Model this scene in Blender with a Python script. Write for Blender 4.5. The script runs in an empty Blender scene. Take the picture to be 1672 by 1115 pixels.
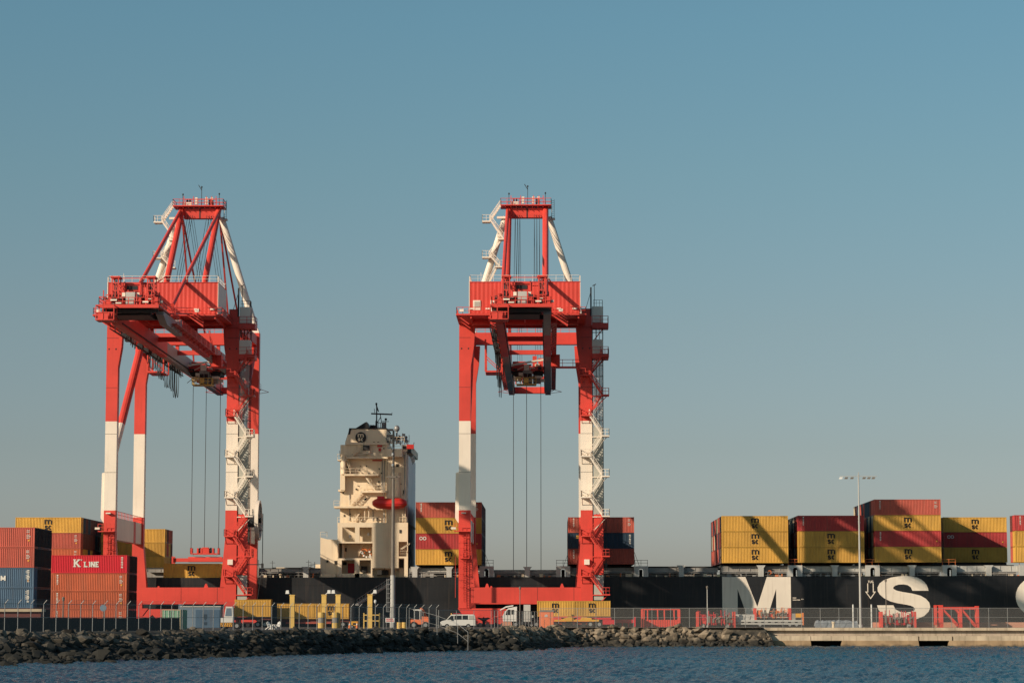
import bpy, math, random
from mathutils import Vector, Matrix, Euler, noise
random.seed(7)
S = bpy.context.scene
COL = S.collection
R = math.radians

# ------------------------------------------------------------------ camera
F = 4125.0                                # focal length in photograph pixels (1672 wide)
PITCH = math.atan(454.5 / F)
YAW = math.atan(64.0 / F * math.cos(PITCH))
CAM = Vector((0, 0, 1.2))
cd = bpy.data.cameras.new('camera')
cd.sensor_width = 36.0
cd.lens = 36.0 * F / 1672.0
cd.clip_start, cd.clip_end = 1.0, 30000.0
cam = bpy.data.objects.new('camera', cd)
COL.objects.link(cam)
cam.location = CAM
cam.rotation_euler = (R(90) + PITCH, 0, YAW)
S.camera = cam
ROT = Euler((R(90) + PITCH, 0, YAW)).to_matrix()

def U(px, py, d):
    """world point on the plane Y = d seen at photograph pixel (px, py)"""
    v = ROT @ Vector((px - 836.0, 557.5 - py, -F))
    return CAM + v * (d / v.y)

# ------------------------------------------------------------------ light
LDIR = Vector((1.25, 1.0, -0.65)).normalized()
ELEV = math.asin(-LDIR.z)
AZ = math.atan2(-LDIR.x, -LDIR.y)
w = bpy.data.worlds.new("World"); S.world = w
w.use_nodes = True
nt = w.node_tree
for n in list(nt.nodes): nt.nodes.remove(n)
sky = nt.nodes.new('ShaderNodeTexSky'); sky.sky_type = 'NISHITA'; sky.sun_disc = False
sky.sun_elevation = ELEV; sky.sun_rotation = AZ
sky.air_density = 1.0; sky.dust_density = 1.0; sky.ozone_density = 1.5
hs = nt.nodes.new('ShaderNodeHueSaturation'); hs.inputs['Saturation'].default_value = 1.0
tint = nt.nodes.new('ShaderNodeMix'); tint.data_type = 'RGBA'; tint.blend_type = 'MULTIPLY'
tint.inputs[0].default_value = 1.0
# grade the sky by elevation (direction's height)
tc = nt.nodes.new('ShaderNodeTexCoord'); sep = nt.nodes.new('ShaderNodeSeparateXYZ')
mr = nt.nodes.new('ShaderNodeMapRange'); mr.inputs[1].default_value = 0.0; mr.inputs[2].default_value = 0.25
ramp = nt.nodes.new('ShaderNodeValToRGB')
nt.links.new(tc.outputs['Generated'], sep.inputs[0]); nt.links.new(sep.outputs[2], mr.inputs[0])
nt.links.new(mr.outputs[0], ramp.inputs[0]); nt.links.new(ramp.outputs[0], tint.inputs[7])
er = ramp.color_ramp.elements
stops = [(0.0, (0.87, 0.88, 1.09)), (0.13, (0.86, 0.88, 1.085)), (0.27, (0.80, 0.81, 0.89)), (0.46, (0.82, 0.855, 0.845)), (0.70, (0.80, 0.96, 0.89)), (0.94, (0.77, 1.04, 0.97))]
er[0].position = stops[0][0]; er[1].position = stops[-1][0]
for p_, c_ in stops[1:-1]: er.new(p_)
for e_, (p_, c_) in zip(er, stops): e_.color = (c_[0]/1.3, c_[1]/1.3, c_[2]/1.3, 1)
bg = nt.nodes.new('ShaderNodeBackground'); bg.inputs[1].default_value = 0.085*1.3
out = nt.nodes.new('ShaderNodeOutputWorld')
nt.links.new(sky.outputs[0], hs.inputs['Color'])
nt.links.new(hs.outputs[0], tint.inputs[6])
nt.links.new(tint.outputs[2], bg.inputs[0])
nt.links.new(bg.outputs[0], out.inputs[0])
sl = bpy.data.lights.new('sun', 'SUN'); sl.energy = 4.8; sl.angle = R(0.6); sl.color = (1.0, 0.84, 0.66)
so = bpy.data.objects.new('sun', sl); COL.objects.link(so)
so.rotation_euler = LDIR.to_track_quat('-Z', 'Y').to_euler()
so.location = (-200, -200, 200)
S.view_settings.view_transform = 'Standard'
S.view_settings.look = 'None'
S.view_settings.exposure = 0.0
S.view_settings.gamma = 1.0

# ------------------------------------------------------------------ materials
def new_mat(name):
    m = bpy.data.materials.new(name); m.use_nodes = True
    return m, m.node_tree, m.node_tree.nodes['Principled BSDF']

def paint(name, rgb, rough=0.55, var=0.12, scale=0.35, streak=0.25, metal=0.0, dirt=(0.12, 0.085, 0.06), rnd=0.0, spec=0.35):
    """painted or weathered surface: soft patches, vertical streaks of grime"""
    m, t, b = new_mat(name)
    L = t.links
    geo = t.nodes.new('ShaderNodeNewGeometry')
    n1 = t.nodes.new('ShaderNodeTexNoise'); n1.inputs['Scale'].default_value = scale; n1.inputs['Detail'].default_value = 6
    L.new(geo.outputs['Position'], n1.inputs['Vector'])
    mp = t.nodes.new('ShaderNodeMapping'); mp.inputs['Scale'].default_value = (2.2, 2.2, 0.16)
    L.new(geo.outputs['Position'], mp.inputs['Vector'])
    n2 = t.nodes.new('ShaderNodeTexNoise'); n2.inputs['Scale'].default_value = 1.0; n2.inputs['Detail'].default_value = 5
    L.new(mp.outputs[0], n2.inputs['Vector'])
    r1 = t.nodes.new('ShaderNodeMapRange'); r1.inputs[1].default_value = 0.3; r1.inputs[2].default_value = 0.7
    r1.inputs[3].default_value = 1 - var; r1.inputs[4].default_value = 1 + var * 0.7
    L.new(n1.outputs[0], r1.inputs[0])
    mul = t.nodes.new('ShaderNodeMix'); mul.data_type = 'RGBA'; mul.blend_type = 'MULTIPLY'; mul.inputs[0].default_value = 1
    mul.inputs[6].default_value = (*rgb, 1)
    L.new(r1.outputs[0], mul.inputs[7])
    r2 = t.nodes.new('ShaderNodeMapRange'); r2.inputs[1].default_value = 0.52; r2.inputs[2].default_value = 0.8
    r2.inputs[3].default_value = 0; r2.inputs[4].default_value = streak
    L.new(n2.outputs[0], r2.inputs[0])
    mx = t.nodes.new('ShaderNodeMix'); mx.data_type = 'RGBA'
    L.new(r2.outputs[0], mx.inputs[0]); L.new(mul.outputs[2], mx.inputs[6]); mx.inputs[7].default_value = (*dirt, 1)
    last = mx.outputs[2]
    if rnd:
        oi = t.nodes.new('ShaderNodeObjectInfo')
        r3 = t.nodes.new('ShaderNodeMapRange'); r3.inputs[3].default_value = 1 - rnd; r3.inputs[4].default_value = 1 + rnd * 0.6
        L.new(oi.outputs['Random'], r3.inputs[0])
        m2 = t.nodes.new('ShaderNodeMix'); m2.data_type = 'RGBA'; m2.blend_type = 'MULTIPLY'; m2.inputs[0].default_value = 1
        L.new(last, m2.inputs[6]); L.new(r3.outputs[0], m2.inputs[7]); last = m2.outputs[2]
    L.new(last, b.inputs['Base Color'])
    b.inputs['Roughness'].default_value = rough
    b.inputs['Metallic'].default_value = metal
    b.inputs['Specular IOR Level'].default_value = spec
    return m

M = {}
M['red'] = paint('crane_red', (0.650, 0.063, 0.044), 0.5, 0.13, 0.22, 0.28, dirt=(0.33, 0.05, 0.03))
M['cream'] = paint('crane_white', (0.803, 0.704, 0.586), 0.5, 0.07, 0.22, 0.20, dirt=(0.42, 0.33, 0.24))
M['darkmetal'] = paint('dark_metal', (0.023, 0.023, 0.026), 0.6, 0.2, 0.6, 0.2)
M['rope'] = paint('steel_rope', (0.033, 0.033, 0.036), 0.6, 0.1)
M['cable'] = paint('festoon_cable', (0.033, 0.046, 0.053), 0.6, 0.1)
M['galv'] = paint('galvanised', (0.30, 0.30, 0.29), 0.5, 0.1, 0.6, 0.15, 0.3)
M['lightgrey'] = paint('light_grey_paint', (0.462, 0.452, 0.416), 0.55, 0.1, 0.5, 0.2)
M['liftgrey'] = paint('lift_cladding', (0.406, 0.398, 0.342), 0.6, 0.08, 0.5, 0.12)
M['hull'] = paint('hull_black', (0.015, 0.016, 0.018), 0.5, 0.5, 0.12, 0.55, dirt=(0.060, 0.045, 0.036))
M['hullwhite'] = paint('hull_lettering_white', (0.771, 0.681, 0.562), 0.6, 0.07, 0.3, 0.32, dirt=(0.36, 0.26, 0.17))
M['beige'] = paint('ship_beige', (0.777, 0.631, 0.443), 0.55, 0.08, 0.3, 0.26, dirt=(0.34, 0.17, 0.07))
M['deckgrey'] = paint('deck_grey', (0.333, 0.323, 0.305), 0.6, 0.2, 0.4, 0.35)
M['coam'] = paint('coaming_grey', (0.277, 0.263, 0.241), 0.6, 0.3, 0.3, 0.5)
M['darkgap'] = paint('dark_machinery', (0.033, 0.032, 0.030), 0.7, 0.3, 0.6, 0.3)
M['bluewhite'] = paint('bridge_front_white', (0.84, 0.84, 0.81), 0.55, 0.08, 0.4, 0.15)
M['boat'] = paint('lifeboat_red', (0.518, 0.029, 0.020), 0.4, 0.08)
M['black'] = paint('black_paint', (0.012, 0.012, 0.013), 0.55, 0.2)
M['glass'] = paint('dark_glass', (0.013, 0.017, 0.020), 0.12, 0.1, spec=0.6)
M['white'] = paint('white_paint', (0.665, 0.647, 0.601), 0.5, 0.06, 0.5, 0.1)
M['cy'] = paint('container_yellow', (0.593, 0.325, 0.058), 0.55, 0.17, 0.3, 0.42, dirt=(0.25, 0.13, 0.04), rnd=0.17)
M['cr'] = paint('container_rust', (0.465, 0.094, 0.062), 0.6, 0.17, 0.3, 0.42, rnd=0.15)
M['cred'] = paint('container_red', (0.435, 0.044, 0.042), 0.55, 0.17, 0.3, 0.42, rnd=0.1)
M['cbright'] = paint('container_bright_red', (0.562, 0.017, 0.030), 0.5, 0.08, 0.3, 0.12)
M['co'] = paint('container_orange', (0.478, 0.106, 0.045), 0.6, 0.17, 0.3, 0.42, rnd=0.14)
M['cb'] = paint('container_blue', (0.066, 0.120, 0.185), 0.6, 0.17, 0.3, 0.42, rnd=0.1)
M['cdb'] = paint('container_dark_blue', (0.018, 0.042, 0.070), 0.6, 0.12, 0.3, 0.2)
M['cbr'] = paint('container_brown', (0.120, 0.032, 0.025), 0.6, 0.12, 0.3, 0.2)
M['cbe'] = paint('container_beige', (0.462, 0.370, 0.249), 0.6, 0.12, 0.3, 0.2)
M['cg'] = paint('container_green', (0.203, 0.388, 0.259), 0.6, 0.12, 0.3, 0.2)
M['cgy'] = paint('container_grey_blue', (0.148, 0.203, 0.259), 0.6, 0.12, 0.3, 0.2)
M['logo'] = paint('logo_black', (0.012, 0.011, 0.011), 0.6, 0.1)
M['mark'] = paint('marking_white', (0.665, 0.629, 0.554), 0.6, 0.05)
M['markor'] = paint('marking_orange', (0.693, 0.333, 0.046), 0.6, 0.05)
M['asphalt'] = paint('yard_asphalt', (0.078, 0.071, 0.064), 0.85, 0.3, 0.15, 0.0)
M['dirt'] = paint('dirt', (0.297, 0.223, 0.149), 0.95, 0.25, 0.5, 0.0)
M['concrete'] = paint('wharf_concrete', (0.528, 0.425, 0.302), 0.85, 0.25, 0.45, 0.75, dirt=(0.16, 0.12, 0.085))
M['concretewall'] = paint('wharf_shaded_concrete', (0.40, 0.33, 0.26), 0.9, 0.25, 0.4, 0.55, dirt=(0.12, 0.09, 0.065))  # darker concrete copy, the cap's shade put into its colour
M['concretelow'] = paint('wharf_wet_concrete', (0.381, 0.259, 0.149), 0.8, 0.3, 0.5, 0.5, dirt=(0.10, 0.075, 0.05))
M['pole'] = paint('pole_grey', (0.416, 0.406, 0.379), 0.5, 0.1, 0.5, 0.2)
M['polebrown'] = paint('pole_brown', (0.17, 0.145, 0.12), 0.6, 0.2, 0.8, 0.3)
M['yel'] = paint('post_yellow', (0.665, 0.434, 0.120), 0.55, 0.1, 0.6, 0.2)
M['signal'] = paint('signal_orange', (0.665, 0.185, 0.056), 0.6, 0.08, 0.6, 0.15)
M['orangebox'] = paint('orange_shed', (0.739, 0.189, 0.078), 0.6, 0.06, 0.6, 0.1)
M['rubber'] = paint('rubber', (0.013, 0.013, 0.013), 0.85, 0.1)
M['chassis'] = paint('chassis_amber', (0.665, 0.333, 0.028), 0.55, 0.1)
M['pink'] = paint('salmon_block', (0.508, 0.249, 0.167), 0.8, 0.15, 0.6, 0.15)
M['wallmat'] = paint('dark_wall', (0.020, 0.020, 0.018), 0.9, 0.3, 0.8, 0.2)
M['hill'] = paint('hill_green', (0.070, 0.078, 0.050), 0.95, 0.45, 0.02, 0.0)
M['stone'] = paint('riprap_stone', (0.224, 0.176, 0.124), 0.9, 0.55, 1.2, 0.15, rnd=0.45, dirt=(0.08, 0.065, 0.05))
M['tarp'] = paint('grey_tarp', (0.221, 0.241, 0.259), 0.75, 0.2, 1.5, 0.1)
M['lampglass'] = paint('lamp_glass', (0.554, 0.554, 0.536), 0.25, 0.05)

M['stonedark'] = paint('riprap_stone_shaded', (0.115, 0.098, 0.075), 0.9, 0.5, 1.2, 0.2, rnd=0.75, dirt=(0.03, 0.032, 0.024))  # stone darkened so its colour holds the left bank's shade
M['boomshade'] = paint('boom_white_shaded', (0.36, 0.33, 0.31), 0.55, 0.1, 0.3, 0.2)  # white boom bands, greyed to hold the underside shade
# wet foot plus left bank's painted shade: dark tide line below a height
def tide(m, z0, z1, col):
    t = m.node_tree; b = t.nodes['Principled BSDF']; L = t.links
    src = b.inputs['Base Color'].links[0].from_socket
    geo = t.nodes.new('ShaderNodeNewGeometry'); sx = t.nodes.new('ShaderNodeSeparateXYZ')
    L.new(geo.outputs['Position'], sx.inputs[0])
    nz = t.nodes.new('ShaderNodeTexNoise'); nz.inputs['Scale'].default_value = 0.8
    L.new(geo.outputs['Position'], nz.inputs['Vector'])
    ad = t.nodes.new('ShaderNodeMath'); ad.operation = 'MULTIPLY_ADD'; ad.inputs[1].default_value = 1.0
    L.new(nz.outputs[0], ad.inputs[0]); L.new(sx.outputs[2], ad.inputs[2])
    mr = t.nodes.new('ShaderNodeMapRange'); mr.inputs[1].default_value = z0 + 0.5; mr.inputs[2].default_value = z1 + 0.5
    mr.inputs[3].default_value = 0.88; mr.inputs[4].default_value = 0
    L.new(ad.outputs[0], mr.inputs[0])
    mx = t.nodes.new('ShaderNodeMix'); mx.data_type = 'RGBA'
    L.new(mr.outputs[0], mx.inputs[0]); L.new(src, mx.inputs[6]); mx.inputs[7].default_value = (*col, 1)
    L.new(mx.outputs[2], b.inputs['Base Color'])
tide(M['stone'], -2.15, -1.45, (0.020, 0.020, 0.017))
tide(M['stonedark'], -1.7, -0.5, (0.012, 0.013, 0.011))  # raised dark band also carries the left bank's shade
tide(M['concretelow'], -3.0, -2.6, (0.05, 0.045, 0.03))

# chain link: see-through mesh, modelled as a thin sheet of real wire holes
mm, t, b = new_mat('chain_link')
geo = t.nodes.new('ShaderNodeNewGeometry')
mp = t.nodes.new('ShaderNodeMapping'); mp.inputs['Rotation'].default_value = (R(45), R(45), 0); mp.inputs['Scale'].default_value = (1, 1, 1)
tr = t.nodes.new('ShaderNodeBsdfTransparent'); mixs = t.nodes.new('ShaderNodeMixShader')
b.inputs['Base Color'].default_value = (0.30, 0.29, 0.27, 1); b.inputs['Roughness'].default_value = 0.6
mixs.inputs[0].default_value = 0.17
t.links.new(tr.outputs[0], mixs.inputs[1]); t.links.new(b.outputs[0], mixs.inputs[2])
t.links.new(mixs.outputs[0], t.nodes['Material Output'].inputs[0])
M['mesh'] = mm
mm, t, b = new_mat('expanded_mesh')
tr = t.nodes.new('ShaderNodeBsdfTransparent'); mixs = t.nodes.new('ShaderNodeMixShader')
b.inputs['Base Color'].default_value = (0.45, 0.44, 0.40, 1); b.inputs['Roughness'].default_value = 0.6
mixs.inputs[0].default_value = 0.45
t.links.new(tr.outputs[0], mixs.inputs[1]); t.links.new(b.outputs[0], mixs.inputs[2])
t.links.new(mixs.outputs[0], t.nodes['Material Output'].inputs[0])
M['cage'] = mm

# ------------------------------------------------------------------ mesh builder
class MB:
    def __init__(s): s.v = []; s.f = []; s.m = []; s.mi = 0; s.cuts = []
    def cut(s):
        if s.f and (not s.cuts or s.cuts[-1][1] != len(s.f)): s.cuts.append((len(s.v), len(s.f)))
        return s
    def face(s, idx): s.f.append(idx); s.m.append(s.mi)
    def box(s, x0, y0, z0, x1, y1, z1):
        if x1 < x0: x0, x1 = x1, x0
        if y1 < y0: y0, y1 = y1, y0
        if z1 < z0: z0, z1 = z1, z0
        n = len(s.v)
        s.v += [(x0,y0,z0),(x1,y0,z0),(x1,y1,z0),(x0,y1,z0),(x0,y0,z1),(x1,y0,z1),(x1,y1,z1),(x0,y1,z1)]
        for q in ((0,3,2,1),(4,5,6,7),(0,1,5,4),(1,2,6,5),(2,3,7,6),(3,0,4,7)): s.face([n+i for i in q])
        return s
    def hexa(s, lo, hi):
        """eight corners: four lower, four upper, same order"""
        n = len(s.v); s.v += [tuple(p) for p in lo] + [tuple(p) for p in hi]
        for q in ((0,3,2,1),(4,5,6,7),(0,1,5,4),(1,2,6,5),(2,3,7,6),(3,0,4,7)): s.face([n+i for i in q])
        return s
    def bar(s, p, q, w=0.1, h=None):
        """square bar between two points"""
        h = h or w
        p, q = Vector(p), Vector(q); d = (q - p)
        if d.length < 1e-6: return s
        d.normalize()
        up = Vector((0,0,1)) if abs(d.z) < 0.9 else Vector((0,1,0))
        a = d.cross(up).normalized() * (w/2); b2 = d.cross(a).normalized() * (h/2)
        n = len(s.v)
        for c in (p, q):
            s.v += [tuple(c+a+b2), tuple(c-a+b2), tuple(c-a-b2), tuple(c+a-b2)]
        for k in ((0,1,2,3),(7,6,5,4),(0,4,5,1),(1,5,6,2),(2,6,7,3),(3,7,4,0)): s.face([n+i for i in k])
        return s
    def tube(s, p, q, r0, r1=None, n=10):
        r1 = r0 if r1 is None else r1
        p, q = Vector(p), Vector(q); d = (q-p).normalized()
        up = Vector((0,0,1)) if abs(d.z) < 0.9 else Vector((0,1,0))
        a = d.cross(up).normalized(); b2 = d.cross(a).normalized()
        k = len(s.v)
        for c, r in ((p, r0), (q, r1)):
            for i in range(n):
                t = 2*math.pi*i/n
                s.v.append(tuple(c + (a*math.cos(t) + b2*math.sin(t))*r))
        for i in range(n):
            j = (i+1) % n
            s.face([k+i, k+n+i, k+n+j, k+j])
        s.face([k+i for i in range(n)]); s.face([k+n+i for i in reversed(range(n))])
        return s
    def path(s, pts, r, n=6):
        for a, b2 in zip(pts, pts[1:]): s.tube(a, b2, r, r, n)
        return s
    def prism(s, poly, a0, a1, axis='y'):
        """polygon given in the other two axes (x,z for y; y,z for x; x,y for z), extruded along axis"""
        n = len(s.v); k = len(poly)
        for a in (a0, a1):
            for (u, v) in poly:
                s.v.append({'y': (u, a, v), 'x': (a, u, v), 'z': (u, v, a)}[axis])
        s.face([n+i for i in range(k)]); s.face([n+k+i for i in reversed(range(k))])
        for i in range(k):
            j = (i+1) % k
            s.face([n+j, n+i, n+k+i, n+k+j])
        return s
    def rail(s, pts, h=1.1, r=0.07, step=1.6, mid=True):
        """handrail with posts along a path"""
        for a, b2 in zip(pts, pts[1:]):
            a, b2 = Vector(a), Vector(b2); up = Vector((0,0,h))
            s.bar(a+up, b2+up, r)
            if mid: s.bar(a+up*0.5, b2+up*0.5, r*0.8)
            k = max(1, int((b2-a).length/step))
            for i in range(k+1):
                c = a.lerp(b2, i/k); s.bar(c, c+up, r)
        return s
    def stair(s, p, q, wid, axis='y', r=0.07):
        """straight stair flight between two points, width along axis"""
        p, q = Vector(p), Vector(q)
        o = Vector((0, wid/2, 0)) if axis == 'y' else Vector((wid/2, 0, 0))
        for sg in (-1, 1):
            s.bar(p+o*sg, q+o*sg, 0.10, 0.26)
            up = Vector((0,0,1.0))
            s.bar(p+o*sg+up, q+o*sg+up, r); s.bar(p+o*sg+up*0.5, q+o*sg+up*0.5, r*0.7)
            for i in range(4):
                c = p.lerp(q, i/3)+o*sg; s.bar(c, c+up, r*0.8)
        k = max(3, int(abs(q.z-p.z)/0.35))
        for i in range(1, k):
            c = p.lerp(q, i/k); s.bar(c-o, c+o, 0.26, 0.05)
        return s
    def stroke(s, pts, wd, y, closed=False, th=0.02):
        """flat thick stroke in the xz plane, its front at y"""
        n = len(pts); L = []; Rr = []
        for i in range(n):
            a = pts[i-1] if (i > 0 or closed) else None
            b2 = pts[(i+1) % n] if (i < n-1 or closed) else None
            c = Vector(pts[i])
            d1 = (c-Vector(a)).normalized() if a is not None else None
            d2 = (Vector(b2)-c).normalized() if b2 is not None else None
            d = (d1+d2).normalized() if (d1 and d2) else (d1 or d2)
            nn = Vector((-d.y, d.x))
            k = 1.0
            if d1 and d2: k = 1/max(0.5, abs(d.dot(d1)))
            L.append(c+nn*wd/2*k); Rr.append(c-nn*wd/2*k)
        m = n if closed else n-1
        for i in range(m):
            j = (i+1) % n
            k = len(s.v)
            q = [L[i], Rr[i], Rr[j], L[j]]
            for yy in (y, y+th):
                for p in q: s.v.append((p.x, yy, p.y))
            for ff in ((0,1,2,3),(7,6,5,4),(0,4,5,1),(1,5,6,2),(2,6,7,3),(3,7,4,0)): s.face([k+e for e in ff])
        return s
    def blob(s, c, rx, ry, rz, n=10, m=6):
        k = len(s.v); c = Vector(c)
        for i in range(m+1):
            th = math.pi*i/m
            for j in range(n):
                ph = 2*math.pi*j/n
                s.v.append((c.x+rx*math.sin(th)*math.cos(ph), c.y+ry*math.sin(th)*math.sin(ph), c.z+rz*math.cos(th)))
        for i in range(m):
            for j in range(n):
                jj = (j+1) % n
                s.face([k+i*n+j, k+(i+1)*n+j, k+(i+1)*n+jj, k+i*n+jj])
        return s
    def mesh(s, name, mats):
        me = bpy.data.meshes.new(name)
        me.from_pydata(s.v, [], s.f)
        if not isinstance(mats, (list, tuple)): mats = [mats]
        for q in mats: me.materials.append(q)
        if len(mats) > 1: me.polygons.foreach_set('material_index', s.m)
        me.validate(); me.update()
        return me
    def build(s, name, mats, parent=None, smooth=False, loc=None):
        if s.cuts:            # several pieces: one object each
            s.cut(); v0 = f0 = 0; first = None; mm_ = mats if isinstance(mats, (list, tuple)) else [mats]
            for v1, f1 in s.cuts:
                q = MB(); q.v = s.v[v0:v1]; q.f = [[i-v0 for i in f] for f in s.f[f0:f1]]; q.m = s.m[f0:f1]
                mi = set(q.m)
                if len(mi) == 1: q.m = [0]*len(q.f); ob = q.build(name, mm_[mi.pop()], parent, smooth, loc)
                else: ob = q.build(name, mats, parent, smooth, loc)
                first = first or ob; v0, f0 = v1, f1
            return first
        o = bpy.data.objects.new(name, s.mesh(name, mats))
        COL.objects.link(o)
        if parent: o.parent = parent
        if loc: o.location = loc
        if smooth:
            for p in o.data.polygons: p.use_smooth = True
        return o

def tag(o, label, cat, group=None):
    o['label'] = label; o['category'] = cat
    if group: o['group'] = group
    return o
def thing(name, label, cat, loc=(0,0,0), group=None, rz=0.0):
    o = bpy.data.objects.new(name, None); COL.objects.link(o)
    o.location = loc; o.rotation_euler = (0, 0, rz); o.empty_display_size = 0.5
    return tag(o, label, cat, group)
def structure(o, kind='structure'):
    o['kind'] = kind; return o
def cpart(o, parent):
    c = o.copy(); COL.objects.link(c); c.parent = parent
    return c
def copy_thing(o, label, loc, group=None, rz=None):
    c = o.copy(); COL.objects.link(c); c.location = loc
    if rz is not None: c.rotation_euler = (0, 0, rz)
    c['label'] = label
    if group: c['group'] = group
    for ch in list(o.children):
        k = cpart(ch, c)
        for g in list(ch.children): cpart(g, k)
    return c
# ------------------------------------------------------------------ setting: water, ground, bank, wharf, hills
WATER = -3.0
def fence_line(x): return 259.0 + 2.3 * (x + 56.2)
TOP = [(-90, fence_line(-90) - 2), (-54.5, fence_line(-56.2)), (-29.2, 318.5), (-17.5, 344), (-14.6, 349.5), (-6.5, 356), (-2.5, 393), (2, 402.5), (6, 405), (30, 406), (34, 407)]
TOE = [(-70, fence_line(-90) - 8), (-43.0, 249), (-25.2, 315.5), (-13.2, 341), (-10.5, 345), (-1.8, 351.5), (3.2, 388), (7.0, 397), (11, 399.5), (30, 400.5), (37, 402)]

def water():
    n = 640; m = 520
    x0, x1, y0, y1 = -75.0, 95.0, 150.0, 415.0
    vs = []; fs = []
    for j in range(m+1):
        y = y0 + (y1-y0)*j/m
        for i in range(n+1):
            x = x0 + (x1-x0)*i/n
            h = 0.05*math.sin(0.9*x+0.35*y+1.7*noise.noise((x*0.07, y*0.07, 1))) + 0.04*math.sin(-0.6*x+0.85*y+2*noise.noise((x*0.1, y*0.1, 5)))
            h += 0.13*noise.noise((x*0.8, y*0.30, 2.0)) + 0.24*noise.noise((x*2.1, y*0.75, 7.0))
            e = min(1, (x-x0)/6, (x1-x)/6, (y-y0)/6, (y1-y)/6)
            vs.append((x, y, WATER + h*max(0, e)))
    for j in range(m):
        for i in range(n):
            a = j*(n+1)+i; fs.append((a, a+1, a+n+2, a+n+1))
    k = len(vs)
    # far skirt out to the horizon
    B = 9000
    ring = [(x0,y0),(x1,y0),(x1,y1),(x0,y1)]; far = [(-B,-400),(B,-400),(B,B),(-B,B)]
    for (x, y) in ring+far: vs.append((x, y, WATER))
    for i in range(4):
        j = (i+1) % 4; fs.append((k+i, k+4+i, k+4+j, k+j))
    me = bpy.data.meshes.new('water'); me.from_pydata(vs, [], fs); me.update()
    for p in me.polygons: p.use_smooth = True
    m_, t, b = new_mat('sea_water')
    b.inputs['Base Color'].default_value = (0.010, 0.050, 0.070, 1)
    b.inputs['Roughness'].default_value = 0.14
    b.inputs['IOR'].default_value = 1.33; b.inputs['Specular IOR Level'].default_value = 0.38
    geo = t.nodes.new('ShaderNodeNewGeometry')
    pn = t.nodes.new('ShaderNodeTexNoise'); pn.inputs['Scale'].default_value = 0.045; pn.inputs['Detail'].default_value = 3
    pm = t.nodes.new('ShaderNodeMix'); pm.data_type = 'RGBA'; pm.inputs[6].default_value = (0.002, 0.072, 0.120, 1); pm.inputs[7].default_value = (0.014, 0.050, 0.088, 1)
    pr = t.nodes.new('ShaderNodeMapRange'); pr.inputs[1].default_value = 0.40; pr.inputs[2].default_value = 0.60
    t.links.new(geo.outputs['Position'], pn.inputs['Vector']); t.links.new(pn.outputs[0], pr.inputs[0]); t.links.new(pr.outputs[0], pm.inputs[0]); t.links.new(pm.outputs[2], b.inputs['Base Color'])
    mp = t.nodes.new('ShaderNodeMapping'); mp.inputs['Scale'].default_value = (3.0, 1.1, 1)
    nz = t.nodes.new('ShaderNodeTexNoise'); nz.inputs['Scale'].default_value = 1.6; nz.inputs['Detail'].default_value = 5; nz.inputs['Roughness'].default_value = 0.6
    bp = t.nodes.new('ShaderNodeBump'); bp.inputs['Strength'].default_value = 0.9; bp.inputs['Distance'].default_value = 0.45
    t.links.new(geo.outputs['Position'], mp.inputs[0]); t.links.new(mp.outputs[0], nz.inputs['Vector'])
    t.links.new(nz.outputs[0], bp.inputs['Height']); t.links.new(bp.outputs[0], b.inputs['Normal'])
    me.materials.append(m_)
    o = bpy.data.objects.new('water', me); COL.objects.link(o); structure(o)
water()

def slope(v):
    # steep upper face, flatter tidal foot
    return -2.3*v/0.4 if v < 0.4 else -2.3-1.9*(v-0.4)/0.6
def ground():
    g = MB()
    poly = TOP[:-1] + [(34, 409.3), (260, 409.3), (260, 466), (-400, 466), (-400, TOP[0][1])]
    k = len(g.v); g.v += [(x, y, 0) for x, y in poly]; g.face([k+i for i in range(len(poly))])
    # quay face down to the water at the ship's side
    k = len(g.v); g.v += [(-400,466,0),(260,466,0),(260,466,-6),(-400,466,-6)]; g.face([k,k+3,k+2,k+1])
    structure(g.build('ground', M['asphalt']))
    d = MB()   # bare earth verge between fence and stones, on the right
    vs = [(-1.5,396),(3,411.5),(33.8,411.5),(33.8,406.2),(30,405.2),(6,404.2),(1.5,401)]
    k = len(d.v); d.v += [(x,y,0.006) for x,y in vs]; d.face([k+i for i in range(len(vs))])
    structure(d.build('dirt_path', M['dirt']))
    e = MB()
    prof = slope
    for i in range(len(TOP)-1):
        for j in range(5):
            k = len(e.v)
            for (ii, jj) in ((i,j),(i+1,j),(i+1,j+1),(i,j+1)):
                v = jj/5; a = Vector(TOP[ii]); c = Vector(TOE[ii]); p = a.lerp(c, v)
                e.v.append((p.x, p.y, prof(v)))
            e.face([k+3,k+2,k+1,k])
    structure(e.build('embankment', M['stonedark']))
ground()

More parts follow.
